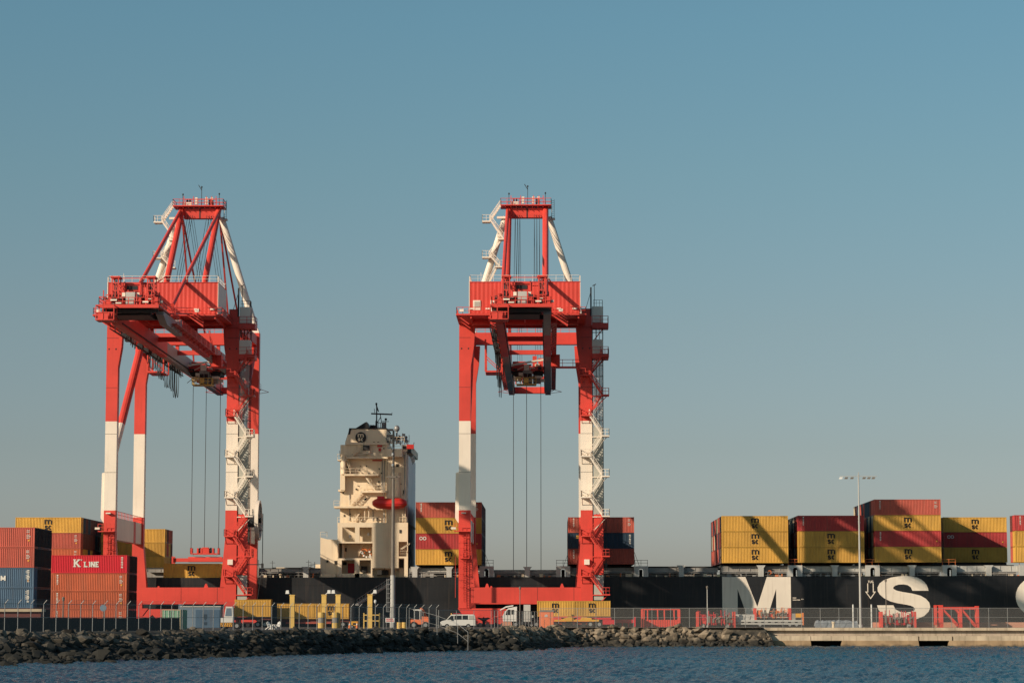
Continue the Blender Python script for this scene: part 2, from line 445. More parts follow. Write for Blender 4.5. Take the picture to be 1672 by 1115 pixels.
def riprap():
    import bmesh
    rng = random.Random(11)
    shapes = []
    for s in range(14):
        bm = bmesh.new()
        ax = (rng.uniform(0.8,1.35), rng.uniform(0.7,1.1), rng.uniform(0.55,0.85))
        for i in range(22):
            v = Vector((rng.gauss(0,1), rng.gauss(0,1), rng.gauss(0,1))).normalized()
            v *= rng.uniform(0.82, 1.05)
            bm.verts.new((v.x*ax[0], v.y*ax[1], v.z*ax[2]))
        r = bmesh.ops.convex_hull(bm, input=list(bm.verts))
        junk = [g for g in r['geom_interior'] if isinstance(g, bmesh.types.BMVert)]
        bmesh.ops.delete(bm, geom=junk, context='VERTS')
        bmesh.ops.recalc_face_normals(bm, faces=list(bm.faces))
        me = bpy.data.meshes.new('boulder'); bm.to_mesh(me); bm.free()
        me.materials.append(M['stone']); shapes.append(me)
    spots = []
    acc = 0
    for i in range(len(TOP)-1):
        a0, a1 = Vector(TOP[i]), Vector(TOP[i+1]); b0, b1 = Vector(TOE[i]), Vector(TOE[i+1])
        L = ((a1-a0).length + (b1-b0).length)/2; W = ((b0-a0).length+(b1-a1).length)/2
        sl = math.hypot(W, 4.2)
        near = i < 3
        per = 0.40 if near else 0.34
        n = int(L*sl/per)
        for q in range(n):
            u, v = rng.random(), rng.uniform(-0.04, 1.0)
            p = a0.lerp(a1, u).lerp(b0.lerp(b1, u), v)
            if p.y < 150 or p.y > 408: continue
            r = rng.uniform(0.36, 0.78)*(0.90 if near else 1.08)
            kq = rng.random(); r *= 1.55 if kq < 0.10 else 0.55 if kq < 0.42 else 1.0
            z = slope(v) + rng.uniform(-0.15, 0.28)*r
            if v < 0.05: z -= 0.3; r *= 0.75
            if p.x > 28 and z > -1.0: continue
            spots.append((r/ p.y, p.x, p.y, z, r, i < 5))
    def vis(s):
        px = 900 + 4150*s[1]/s[2]
        return -10 < px < 1300 and s[3] > WATER - 0.1 and s[2] > 215
    spots.sort(reverse=True)
    big = [s for s in spots if vis(s)][:300]
    bigset = set(id(s) for s in big)
    def mat(s):
        return Matrix.Translation((s[1], s[2], s[3])) @ Euler((rng.uniform(-.5,.5), rng.uniform(-.5,.5), rng.uniform(0,6.28))).to_matrix().to_4x4() @ Matrix.Diagonal((s[4], s[4], s[4], 1))
    for s in big:
        o = bpy.data.objects.new('boulder', rng.choice(shapes)); COL.objects.link(o)
        o.matrix_world = mat(s)
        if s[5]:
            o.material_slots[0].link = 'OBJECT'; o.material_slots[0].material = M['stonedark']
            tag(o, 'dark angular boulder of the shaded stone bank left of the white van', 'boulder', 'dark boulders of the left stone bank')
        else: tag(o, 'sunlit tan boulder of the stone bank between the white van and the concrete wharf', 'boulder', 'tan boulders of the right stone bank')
    for dark in (True, False):
        vs = []; fs = []
        for s in spots:
            if id(s) in bigset or s[5] != dark: continue
            me = rng.choice(shapes); m = mat(s); k = len(vs)
            vs += [tuple(m @ v.co) for v in me.vertices]
            fs += [[k+i for i in p.vertices] for p in me.polygons]
        me = bpy.data.meshes.new('riprap_stones'); me.from_pydata(vs, [], fs)
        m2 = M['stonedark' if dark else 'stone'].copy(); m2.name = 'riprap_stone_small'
        t = m2.node_tree      # many stones in one mesh: tint each by its own island
        for n in t.nodes:
            if n.type == 'OBJECT_INFO':
                g = t.nodes.new('ShaderNodeNewGeometry')
                for l in list(n.outputs['Random'].links): t.links.new(g.outputs['Random Per Island'], l.to_socket)
        me.materials.append(m2); me.update()
        o = bpy.data.objects.new('riprap_stones', me); COL.objects.link(o)
        o['kind'] = 'stuff'
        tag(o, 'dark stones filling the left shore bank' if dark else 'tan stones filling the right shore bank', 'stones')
riprap()

def wharf():
    t = thing('concrete_wharf', 'weathered concrete wharf with square dark openings above the water at right', 'wharf', (34, 408, 0))
    x0, x1 = -4.6, 226.0
    t.location = (34, 408, 0)
    c = MB(); c.box(x0, 0.0, -0.45, x1, 1.3, 0.004); c.build('deck_edge', M['concrete'], t)
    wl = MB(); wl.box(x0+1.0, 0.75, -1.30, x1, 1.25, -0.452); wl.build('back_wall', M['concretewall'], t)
    def px(p): return (p-900)*408/4150 - 34
    lb = MB()
    for a, b2 in ((1226,1322),(1323,1497),(1499,1552),(1554,1700),(1702,1900),(1902,2400)):
        lb.cut(); lb.box(px(a), -0.25, -2.05, px(b2), 1.25, -1.302)
    lb.build('ledge', M['concrete'], t)
    lo = MB()
    for a, b2 in ((1254,1325),(1370,1500),(1544,1720),(1765,1900),(1945,2400)):
        lo.cut(); lo.hexa([(px(a),-0.45,-4.5),(px(b2),-0.45,-4.5),(px(b2),1.2,-4.5),(px(a),1.2,-4.5)],
                [(px(a)+0.3,-0.38,-2.052),(px(b2)-0.3,-0.38,-2.052),(px(b2)-0.3,1.2,-2.052),(px(a)+0.3,1.2,-2.052)])
    lo.build('footing', M['concretelow'], t)
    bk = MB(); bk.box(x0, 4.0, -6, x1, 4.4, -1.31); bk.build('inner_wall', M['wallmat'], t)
wharf()

def hills():
    h = MB(); rng = random.Random(5)
    n = 220
    for row, (Y, hh) in enumerate(((1500, 27), (1650, 25))):
        base = len(h.v)
        for i in range(n+1):
            x = -900 + 1800*i/n
            z = hh + 4*noise.noise((x*0.004, row, 0)) + 2.2*noise.noise((x*0.03, row, 3)) + 1.3*noise.noise((x*0.12, row, 9))
            h.v += [(x, Y, WATER-1), (x, Y+60, z), (x, Y+140, z*0.9)]
        for i in range(n):
            a = base+i*3
            h.face([a, a+3, a+4, a+1]); h.face([a+1, a+4, a+5, a+2])
    o = h.build('hills', M['hill']); structure(o)
hills()

# ------------------------------------------------------------------ fences
def chain_fence(name, label, pts, step, h, arms=True, z=0.0, rail_r=0.05, wire=True):
    base = Vector((pts[0][0], pts[0][1], z))
    t = thing(name, label, 'fence', base)
    P = [Vector((x, y, zz)) - base for x, y, zz in pts]
    mesh = MB(); rails = MB(); wires = MB()
    carry = 0.0
    def post(c, d):
        m = MB(); m.tube(c, c+Vector((0,0,h)), 0.042, 0.042, 6)
        if arms:
            o = Vector((d.y, -d.x, 0)).normalized()
            m.bar(c+Vector((0,0,h)), c+Vector((0,0,h))+o*0.42+Vector((0,0,0.42)), 0.05)
        m.build('post', M['galv'], t)
    for a, b2 in zip(P, P[1:]):
        d = b2-a; L = d.length; d.normalize()
        k = max(1, round(L/step))
        for i in range(k):
            post(a.lerp(b2, i/k), d)
        up = Vector((0,0,h))
        rails.bar(a+up, b2+up, rail_r); rails.bar(a+up*0.52, b2+up*0.52, rail_r*0.8)
        if arms:
            o = Vector((d.y, -d.x, 0)).normalized()
            for q in (0.15, 0.28, 0.42):
                wires.bar(a+up+o*q+Vector((0,0,q)), b2+up+o*q+Vector((0,0,q)), 0.018)
        n = len(mesh.v)
        nn = Vector((d.y, -d.x, 0)).normalized()*0.004
        mesh.v += [tuple(a+nn), tuple(b2+nn), tuple(b2+nn+up), tuple(a+nn+up)]; mesh.face([n, n+1, n+2, n+3])
    post(P[-1], (P[-1]-P[-2]).normalized())
    rails.build('rail', M['galv'], t)
    if arms: wires.build('barbed_wire', M['galv'], t)
    if wire: mesh.build('mesh_panel', M['mesh'], t)
    return t
chain_fence('chain_link_fence', 'galvanised chain link fence with angled barbed wire arms running away along the stone bank',
            [(-66, fence_line(-66), 0), (-15.9, 351.7, 0)], 2.3, 2.9)
chain_fence('chain_link_fence', 'plain chain link fence between the white van and the stones',
            [(-15.6, 352.2, 0), (-8.5, 360, 0), (-4.5, 395, 0), (-2.2, 411.6, 0)], 3.4, 2.6, arms=False)
chain_fence('chain_link_fence', 'tall chain link fence without barbed wire along the wharf before the black hull',
            [(-1.8, 412.3, 0), (95, 412.3, 0)], 3.05, 3.15, arms=False)
chain_fence('chain_link_fence', 'short post and rail fence stepping down the stones below the white van',
            [(-19.2, 343.5, 0.2), (-15.4, 343.0, -0.8), (-12.6, 342.5, -1.9), (-11.2, 342.0, -3.0)], 2.4, 2.6, arms=False, rail_r=0.04, wire=False)
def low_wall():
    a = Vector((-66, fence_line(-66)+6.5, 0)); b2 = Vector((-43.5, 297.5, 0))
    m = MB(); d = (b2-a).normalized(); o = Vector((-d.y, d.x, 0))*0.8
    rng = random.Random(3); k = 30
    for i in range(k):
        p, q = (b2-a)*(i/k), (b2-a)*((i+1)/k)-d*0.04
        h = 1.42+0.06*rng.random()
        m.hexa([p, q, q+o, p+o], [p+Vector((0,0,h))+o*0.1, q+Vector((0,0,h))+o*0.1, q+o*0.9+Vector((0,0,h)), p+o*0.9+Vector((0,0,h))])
    ob = m.build('shade_wall', M['wallmat'], loc=tuple(a))  # near-black wall stands in for the yard's shadowed lower band
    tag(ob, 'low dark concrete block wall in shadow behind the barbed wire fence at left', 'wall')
low_wall()
# ------------------------------------------------------------------ lettering helpers (flat strokes in the xz plane)
def arc(cx, cz, rx, rz, a0, a1, n=10):
    return [(cx+rx*math.cos(R(a0+(a1-a0)*i/n)), cz+rz*math.sin(R(a0+(a1-a0)*i/n))) for i in range(n+1)]
def s_curve(cx, cz, wd, ht, n=10):
    rx = wd/2; rz = ht/4
    top = arc(cx, cz+rz, rx, rz, 15, 270, n); bot = arc(cx, cz-rz, rx, rz, 90, -165, n)
    return top + bot[1:]
def letters_msc(mb, cx, cz, w, h, y):
    """small m above sc, the two rows of the shipping mark"""
    st = w*0.19; mh = h*0.50
    zb = cz + h*0.04; zt = cz + h/2
    for k in (-1, 0, 1):
        x = cx + k*(w/2-st/2)
        mb.stroke([(x, zb), (x, zt - (0.0 if k == -1 else st*0.7))], st, y)
    for k in (-1, 0):
        x0 = cx + k*(w/2-st/2); rr = (w/2-st/2)/2
        mb.stroke(arc(x0+rr, zt-st*0.85, rr, st*0.5, 180, 0, 8), st*0.75, y-0.002)
    sh = h*0.43; zc = cz - h/2 + sh/2; sw = w*0.44
    mb.stroke(s_curve(cx-w*0.25, zc, sw-st*0.8, sh-st*0.8), st*0.8, y)
    mb.stroke(arc(cx+w*0.25, zc, (sw-st*0.8)/2, (sh-st*0.8)/2, 50, 310, 12), st*0.8, y)
GLY = {
 'K': [[(0,0),(0,1)], [(0.06,0.42),(0.62,1)], [(0.2,0.55),(0.68,0)]],
 'L': [[(0,0),(0,1)], [(0,0.06),(0.58,0.06)]],
 'I': [[(0.1,0),(0.1,1)]],
 'N': [[(0,0),(0,1)], [(0,0.95),(0.6,0.05)], [(0.6,0),(0.6,1)]],
 'E': [[(0,0),(0,1)], [(0,0.06),(0.55,0.06)], [(0,0.5),(0.42,0.5)], [(0,0.94),(0.55,0.94)]],
 'M': [[(0,0),(0,1)], [(0,0.95),(0.38,0.2)], [(0.38,0.2),(0.76,0.95)], [(0.76,0),(0.76,1)]],
 'C': [arc(0.36,0.5,0.34,0.44,50,310,12)],
 'A': [[(0,0),(0.35,1)], [(0.35,1),(0.7,0)], [(0.14,0.35),(0.56,0.35)]],
 'G': [arc(0.36,0.5,0.34,0.44,50,330,12), [(0.4,0.42),(0.72,0.42)]],
 'T': [[(0.3,0),(0.3,1)], [(0,0.94),(0.6,0.94)]],
 'U': [[(0,1),(0,0.3)], arc(0.3,0.3,0.3,0.24,180,360,8), [(0.6,0.3),(0.6,1)]],
 'O': [arc(0.36,0.5,0.34,0.44,0,360,14)],
}
def write(mb, text, x, z, h, y, wd, serif=False, gap=0.32):
    for ch in text:
        if ch == ' ': x += h*0.5; continue
        gx = max(p[0] for st in GLY[ch] for p in st)
        for i, st in enumerate(GLY[ch]):
            yy = y - 0.002*i
            mb.stroke([(x+p[0]*h, z+p[1]*h) for p in st], wd, yy)
            if serif and len(st) == 2:
                for p in st:
                    if p[1] in (0, 1): mb.stroke([(x+p[0]*h-wd*1.0, z+p[1]*h), (x+p[0]*h+wd*1.0, z+p[1]*h)], wd*0.4, yy-0.001)
        x += (gx+gap)*h
    return x

# ------------------------------------------------------------------ containers
CW = 2.438
def corrugate(mb, x0, x1, z0, z1, yface, sgn, axis='x', pitch=0.278, dep=0.052):
    """trapezoid corrugated panel; sgn = outward direction along the other axis"""
    n = max(2, round((x1-x0)/pitch)); p = (x1-x0)/n
    prof = []
    for i in range(n):
        a = x0+i*p
        prof += [(a, 0), (a+p*0.26, 0), (a+p*0.5, -dep), (a+p*0.76, -dep)]
    prof.append((x1, 0))
    k = len(mb.v)
    for (u, dd) in prof:
        for z in (z0, z1):
            mb.v.append((u, yface+sgn*dd, z) if axis == 'x' else (yface+sgn*dd, u, z))
    for i in range(len(prof)-1):
        a = k+2*i
        flip = (sgn > 0) if axis == 'x' else (sgn < 0)
        mb.face([a, a+1, a+3, a+2] if flip else [a, a+2, a+3, a+1])
def container_body(L, H):
    m = MB(); w = CW/2; l = L/2; e = 0.02
    for sx in (-1, 1):
        for sy in (-1, 1):
            m.box(sx*l, sy*w, 0.0, sx*(l-0.17), sy*(w-0.16), H)
    for sy in (-1, 1):
        m.box(-l+0.17, sy*w, 0.02, l-0.17, sy*(w-0.12), 0.17)
        m.box(-l+0.17, sy*w, H-0.13, l-0.17, sy*(w-0.10), H-0.02)
        corrugate(m, -l+0.17, l-0.17, 0.17, H-0.13, sy*(w-e), sy, 'x')
    for sx in (-1, 1):
        m.box(sx*l, -w+0.16, 0.02, sx*(l-0.12), w-0.16, 0.17)
        m.box(sx*l, -w+0.16, H-0.13, sx*(l-0.10), w-0.16, H-0.02)
        corrugate(m, -w+0.16, w-0.16, 0.17, H-0.13, sx*(l-e), sx, 'y')
    m.box(-l+0.11, -w+0.11, H-0.06, l-0.11, w-0.11, H-0.035)
    m.box(-l+0.13, -w+0.13, 0.06, l-0.13, w-0.13, 0.10)
    return m
H_HC, H_STD = 2.89, 2.591
BODY = {}
def body_mesh(L, H):
    if (L, H) not in BODY:
        BODY[(L, H)] = container_body(L, H).mesh('container_body', M['cy'])
    return BODY[(L, H)]
def small_marks():
    """rows of small stencilled characters near the right end"""
    m = MB(); rng = random.Random(2)
    y = -CW/2-0.012
    for r_, z in enumerate((2.35, 2.12, 1.72, 1.5, 1.28)):
        x = 0
        for k in range(rng.randint(3, 5)):
            m.box(x, y, z, x+0.09, y+0.01, z+0.13); x += 0.15
    return m.mesh('markings', M['mark'])
def column_marks(n, seed, h=0.19, w=0.24):
    m = MB(); rng = random.Random(seed); y = -CW/2-0.012
    for k in range(n):
        z = 2.45-k*(h+0.09)
        if k % 3 == 0: m.box(0, y, z, w, y+0.01, z+h)
        elif k % 3 == 1: m.box(0, y, z, w*0.3, y+0.01, z+h); m.box(w*0.6, y, z, w, y+0.01, z+h)
        else: m.box(0, y, z+h*0.55, w, y+0.01, z+h); m.box(w*0.3, y, z, w*0.65, y+0.01, z+h*0.4)
    return m.mesh('markings', M['mark'])
MK_SMALL = small_marks(); MK_COL = column_marks(6, 1); MK_COL2 = column_marks(7, 2, 0.17, 0.30)
_l = MB(); letters_msc(_l, 0, 1.52, 1.42, 1.85, -CW/2-0.03); MK_LOGO = _l.mesh('logo', M['logo'])
_l = MB(); letters_msc(_l, 0, 1.40, 1.15, 1.55, -CW/2-0.03); MK_LOGO_S = _l.mesh('logo', M['logo'])
_l = MB()
for k in (-1, 1): _l.stroke(arc(k*0.33, 2.0, 0.26, 0.27, 0, 360, 14), 0.13, -CW/2-0.02-0.002*k)
MK_RINGS = _l.mesh('logo', M['mark'])
_l = MB(); y_ = -CW/2-0.012
_l.prism([(0,2.1),(0.17,2.27),(0.34,2.1),(0.17,1.93)], y_, y_+0.01); MK_PLATE = _l.mesh('hazard_plate', M['markor'])
_l = MB()
for k in range(5): _l.box(k*0.22, y_, 2.18, k*0.22+0.16, y_+0.01, 2.42)
_l.box(-0.05, y_, 1.9, 1.15, y_+0.008, 2.05); MK_ORTEXT = _l.mesh('lettering', M['markor'])
def door_end(H, right=True):
    """two door leaves with locking bars on one end"""
    m = MB(); L = 12.192/2; s = 1 if right else -1
    x = s*(L+0.004)
    for c in (-0.55, 0.55):
        m.box(x, c-0.50, 0.2, x+s*0.03, c+0.50, H-0.17)
        for q in (-0.28, 0.28): m.tube((x+s*0.07, c+q, 0.2), (x+s*0.07, c+q, H-0.17), 0.03, 0.03, 6)
        for zz in (0.5, 1.2, 1.5): m.box(x+s*0.03, c-0.35, zz, x+s*0.09, c+0.35, zz+0.05)
    return m.mesh('door', M['darkmetal'])
MK_DOOR = door_end(H_HC)

def link_child(name, me, parent, loc=(0,0,0), mat=None):
    o = bpy.data.objects.new(name, me); COL.objects.link(o); o.parent = parent; o.location = loc
    if mat: o.material_slots[0].link = 'OBJECT'; o.material_slots[0].material = mat
    return o
COLNAME = {'cy':'yellow','cr':'rust red','cred':'red','cbright':'bright red','co':'orange brown','cb':'blue','cdb':'dark blue','cbr':'dark brown','cbe':'beige','cg':'green','cgy':'grey blue'}
def container(mat, label, X, Y, z, L=12.192, H=H_HC, marks=(), group=None, body=True):
    """Y is the near face"""
    t = thing('shipping_container', label, 'container', (X, Y+CW/2, z), group)
    link_child('body', body_mesh(L, H), t, mat=M[mat])
    s = H/H_HC; l = L/2
    for mk in marks:
        if mk == 'msc': link_child('logo', MK_LOGO if H > 2.7 else MK_LOGO_S, t)
        elif mk == 'msc_left': link_child('logo', MK_LOGO, t, (-0.9, 0, 0))
        elif mk == 'small': link_child('markings', MK_SMALL, t, (l-1.15, 0, 0))
        elif mk == 'col': link_child('markings', MK_COL, t, (-l+0.9, 0, 0.0))
        elif mk == 'colr': link_child('markings', MK_COL2, t, (l-0.95, 0, -0.05))
        elif mk == 'rings': link_child('logo', MK_RINGS, t, (-l+1.35, 0, 0))
        elif mk == 'plate': link_child('hazard_plate', MK_PLATE, t, (l-1.0, 0, -1.1))
        elif mk == 'ortext': link_child('lettering', MK_ORTEXT, t, (-l+1.5, 0, 0))
        elif mk == 'door': link_child('door', MK_DOOR, t)
    return t
def Xat(px, d): return U(px, 1000, d).x
def Zat(py, d): return U(900, py, d).z
def stack(pxl, ybase, d, tiers, where, rows=0, rear=(), left=None, H=H_HC, shift=None, gap=0.0, L=12.192):
    """tiers: (material, label, marks) from the bottom; rows of containers standing behind"""
    x = Xat(pxl, d) + L/2; z = Zat(ybase, d); zz = z
    for i, (mat, label, marks) in enumerate(tiers):
        dx = shift[i] if shift else 0
        container(mat, label, x+dx, d, zz, H=H, marks=marks, L=L); zz += H + 0.012
    rng = random.Random(int(pxl)*7+int(d))
    for r_ in range(1, rows+1):
        for i in range(len(tiers)):
            if i < rear[0]: continue
            m = rng.choice(rear[1])
            lab = f'{COLNAME[m]} container in the rows behind the {where}'
            t = thing('shipping_container', lab, 'container', (x, d+r_*2.49+CW/2, z+i*(H+0.012)), f'{COLNAME[m]} containers in the rows behind the {where}')
            link_child('body', body_mesh(L, H), t, mat=M[m])

D = 468.0
mixw = ['cbr','cr','cy','cdb','cr','cbe','cb']
# on the ship, from the stern forward
stack(22, 946.5, D, [('co','orange brown container, fourth down in the ship stack left of the first crane',('small',)),
    ('co','orange brown container, third down under the yellow one left of the first crane',('small','plate')),
    ('cr','rust red container directly under the yellow one left of the first crane',('small','plate')),
    ('cy','yellow container with black logo topping the ship stack at far left',('msc',))],
    'yellow topped ship stack at far left', 11, (1, ['cbr','cbr','cy','cdb','cbr']))  # mostly dark colours carry the shade on these rear rows
stack(163, 930, 482, [('cy','yellow container at the bottom of the stack behind the first crane\'s left legs',()),
    ('cy','half shaded yellow container in the middle of the stack behind the first crane\'s left legs',()),
    ('cy','sunlit yellow container on top of the stack behind the first crane\'s left legs',())],
    'yellow stack behind the first crane', 3, (0, ['cr','cbr','cy']), H=H_STD)
stack(266, 945, D+0.5, [('cy','low yellow container with black logo under the hanging red spreader',('msc_left',))], 'x')
stack(678, 922, D, [('cy','bottom yellow container with logo in the four high stack beside the ship bridge',('msc',)),
    ('cred','red container with white rings in the four high stack beside the ship bridge',('rings','plate')),
    ('cy','upper yellow container with logo in the four high stack beside the ship bridge',('msc',)),
    ('cr','rust red container topping the four high stack beside the ship bridge',('col','small'))],
    'four high stack beside the ship bridge', 11, (0, ['cbr','cbr','cdb']))
stack(928, 921, D, [('cr','bottom rust red container behind the second crane\'s right leg',('col',)),
    ('cdb','dark blue container with orange lettering behind the second crane\'s right leg',('ortext','colr')),
    ('cr','top rust red container behind the second crane\'s right leg',('col','small'))],
    'three high stack behind the second crane', 10, (0, ['cdb','cbr','cr']))
stack(1180, 919, D, [('cy','bottom yellow container with logo in the all yellow stack above the letter M',('msc',)),
    ('cy','middle yellow container with logo in the all yellow stack above the letter M',('msc',)),
    ('cy','top yellow container with logo in the all yellow stack above the letter M',('msc',))],
    'all yellow stack', 12, (0, ['cbr','cr','cbe','cdb','cr']))
stack(1304.5, 918.5, D, [('cy','bottom yellow container with logo under the red topped stack beside the light mast',('msc',)),
    ('cy','middle yellow container with logo under the rust red one beside the light mast',('msc',)),
    ('cred','red container on top of two yellow ones beside the light mast',('col','small'))],
    'red topped stack beside the light mast', 11, (0, ['cbe','cr','cbr','cdb']))
stack(1430.5, 918, D, [('cy','bottom yellow container with logo in the tallest stack above the letter S',('msc',)),
    ('cred','red container between two yellow ones in the tallest stack above the letter S',('col','plate')),
    ('cy','upper yellow container with logo in the tallest stack above the letter S',('msc',)),
    ('cr','rust red container topping the tallest stack above the letter S',('col','small'))],
    'tallest stack above the letter S', 12, (0, ['cr','cbe','cbr','cbe','cdb','cr']))
stack(1543, 918, 490, [('cy','shaded bottom yellow container in the stack set back right of the tallest stack',('msc',)),
    ('cred','dark red container with white rings in the set back stack right of the tallest',('rings','plate')),
    ('cy','top yellow container in the stack set back right of the tallest stack',('msc',))],
    'set back shaded stack', 2, (0, ['cbr','cr']))
stack(1660, 918, D, [('cy','bottom yellow container at the right edge of the picture',()),
    ('cy','middle yellow container at the right edge of the picture',()),
    ('cred','rust red container on top at the right edge of the picture',('col',))],
    'stack at the right edge', 1, (0, ['cr','cbr','cr','cdb']))  # darker picks partly stand in for shadow on this stack's end

# in the yard, near left
def yard(pxr, d, tiers, rows, where, z0=0.0):
    x = Xat(pxr, d) - 12.192/2
    for i, (mat, label, marks) in enumerate(tiers):
        container(mat, label, x, d, z0+i*2.902, marks=marks)
    rng = random.Random(int(d))
    for r_ in range(1, rows+1):
        for i in range(len(tiers)):
            m = rng.choice(['cdb','cbr','cbr','cdb'])
            lab = f'{COLNAME[m]} container in rows behind the {where}'
            t = thing('shipping_container', lab, 'container', (x, d+r_*2.50+CW/2, z0+i*2.902), f'{COLNAME[m]} containers in the shaded rows behind the {where}')
            link_child('body', body_mesh(12.192, H_HC), t, mat=M[m])
            link_child('door', MK_DOOR, t)
yard(54, 364, [('cbr','lowest container of the five high yard stack at the left edge',()),
    ('cb','blue container with white and orange markings, second from the ground at the left edge',('small','colr')),
    ('cb','blue container with a large white letter M, third from the ground at the left edge',('small','plate','colr')),
    ('cr','rust red container, second from the top of the yard stack at the left edge',('small','plate','door')),
    ('cr','rust red container topping the yard stack at the left edge',('small','plate','door'))], 4, 'yard stack at the left edge')
KX = Xat(206, 407) - 6.096
yard(206, 407, [('co','lowest orange brown container under the bright red one in the yard',('col','small')),
    ('co','orange brown container, second from the ground under the bright red one',('col','small','plate')),
    ('co','orange brown container directly beneath the bright red one with white name',('col','small','plate')),
    ('cbright','bright red container with white name topping the orange yard stack',('colr',))], 3, 'bright red topped yard stack')
for o in list(bpy.data.objects):
    if o.get('label', '').startswith('bright red container with white name'):
        l_ = MB(); x = write(l_, 'K', -2.35, 1.05, 1.12, -CW/2-0.03, 0.26, serif=True)
        l_.stroke([(-1.30, 2.0), (-1.18, 2.2)], 0.10, -CW/2-0.03)
        write(l_, 'LINE', -0.72, 1.02, 0.78, -CW/2-0.03, 0.20, serif=True, gap=0.36)
        l_.build('lettering', M['mark'], o)
    if o.get('label', '').startswith('blue container with a large white'):
        l_ = MB(); write(l_, 'M', 0.0, 1.05, 0.70, -CW/2-0.03, 0.2); o2 = l_.build('lettering', M['mark'], o)
        o2.location.x = Xat(0, 364) - o.location.x + 0.08
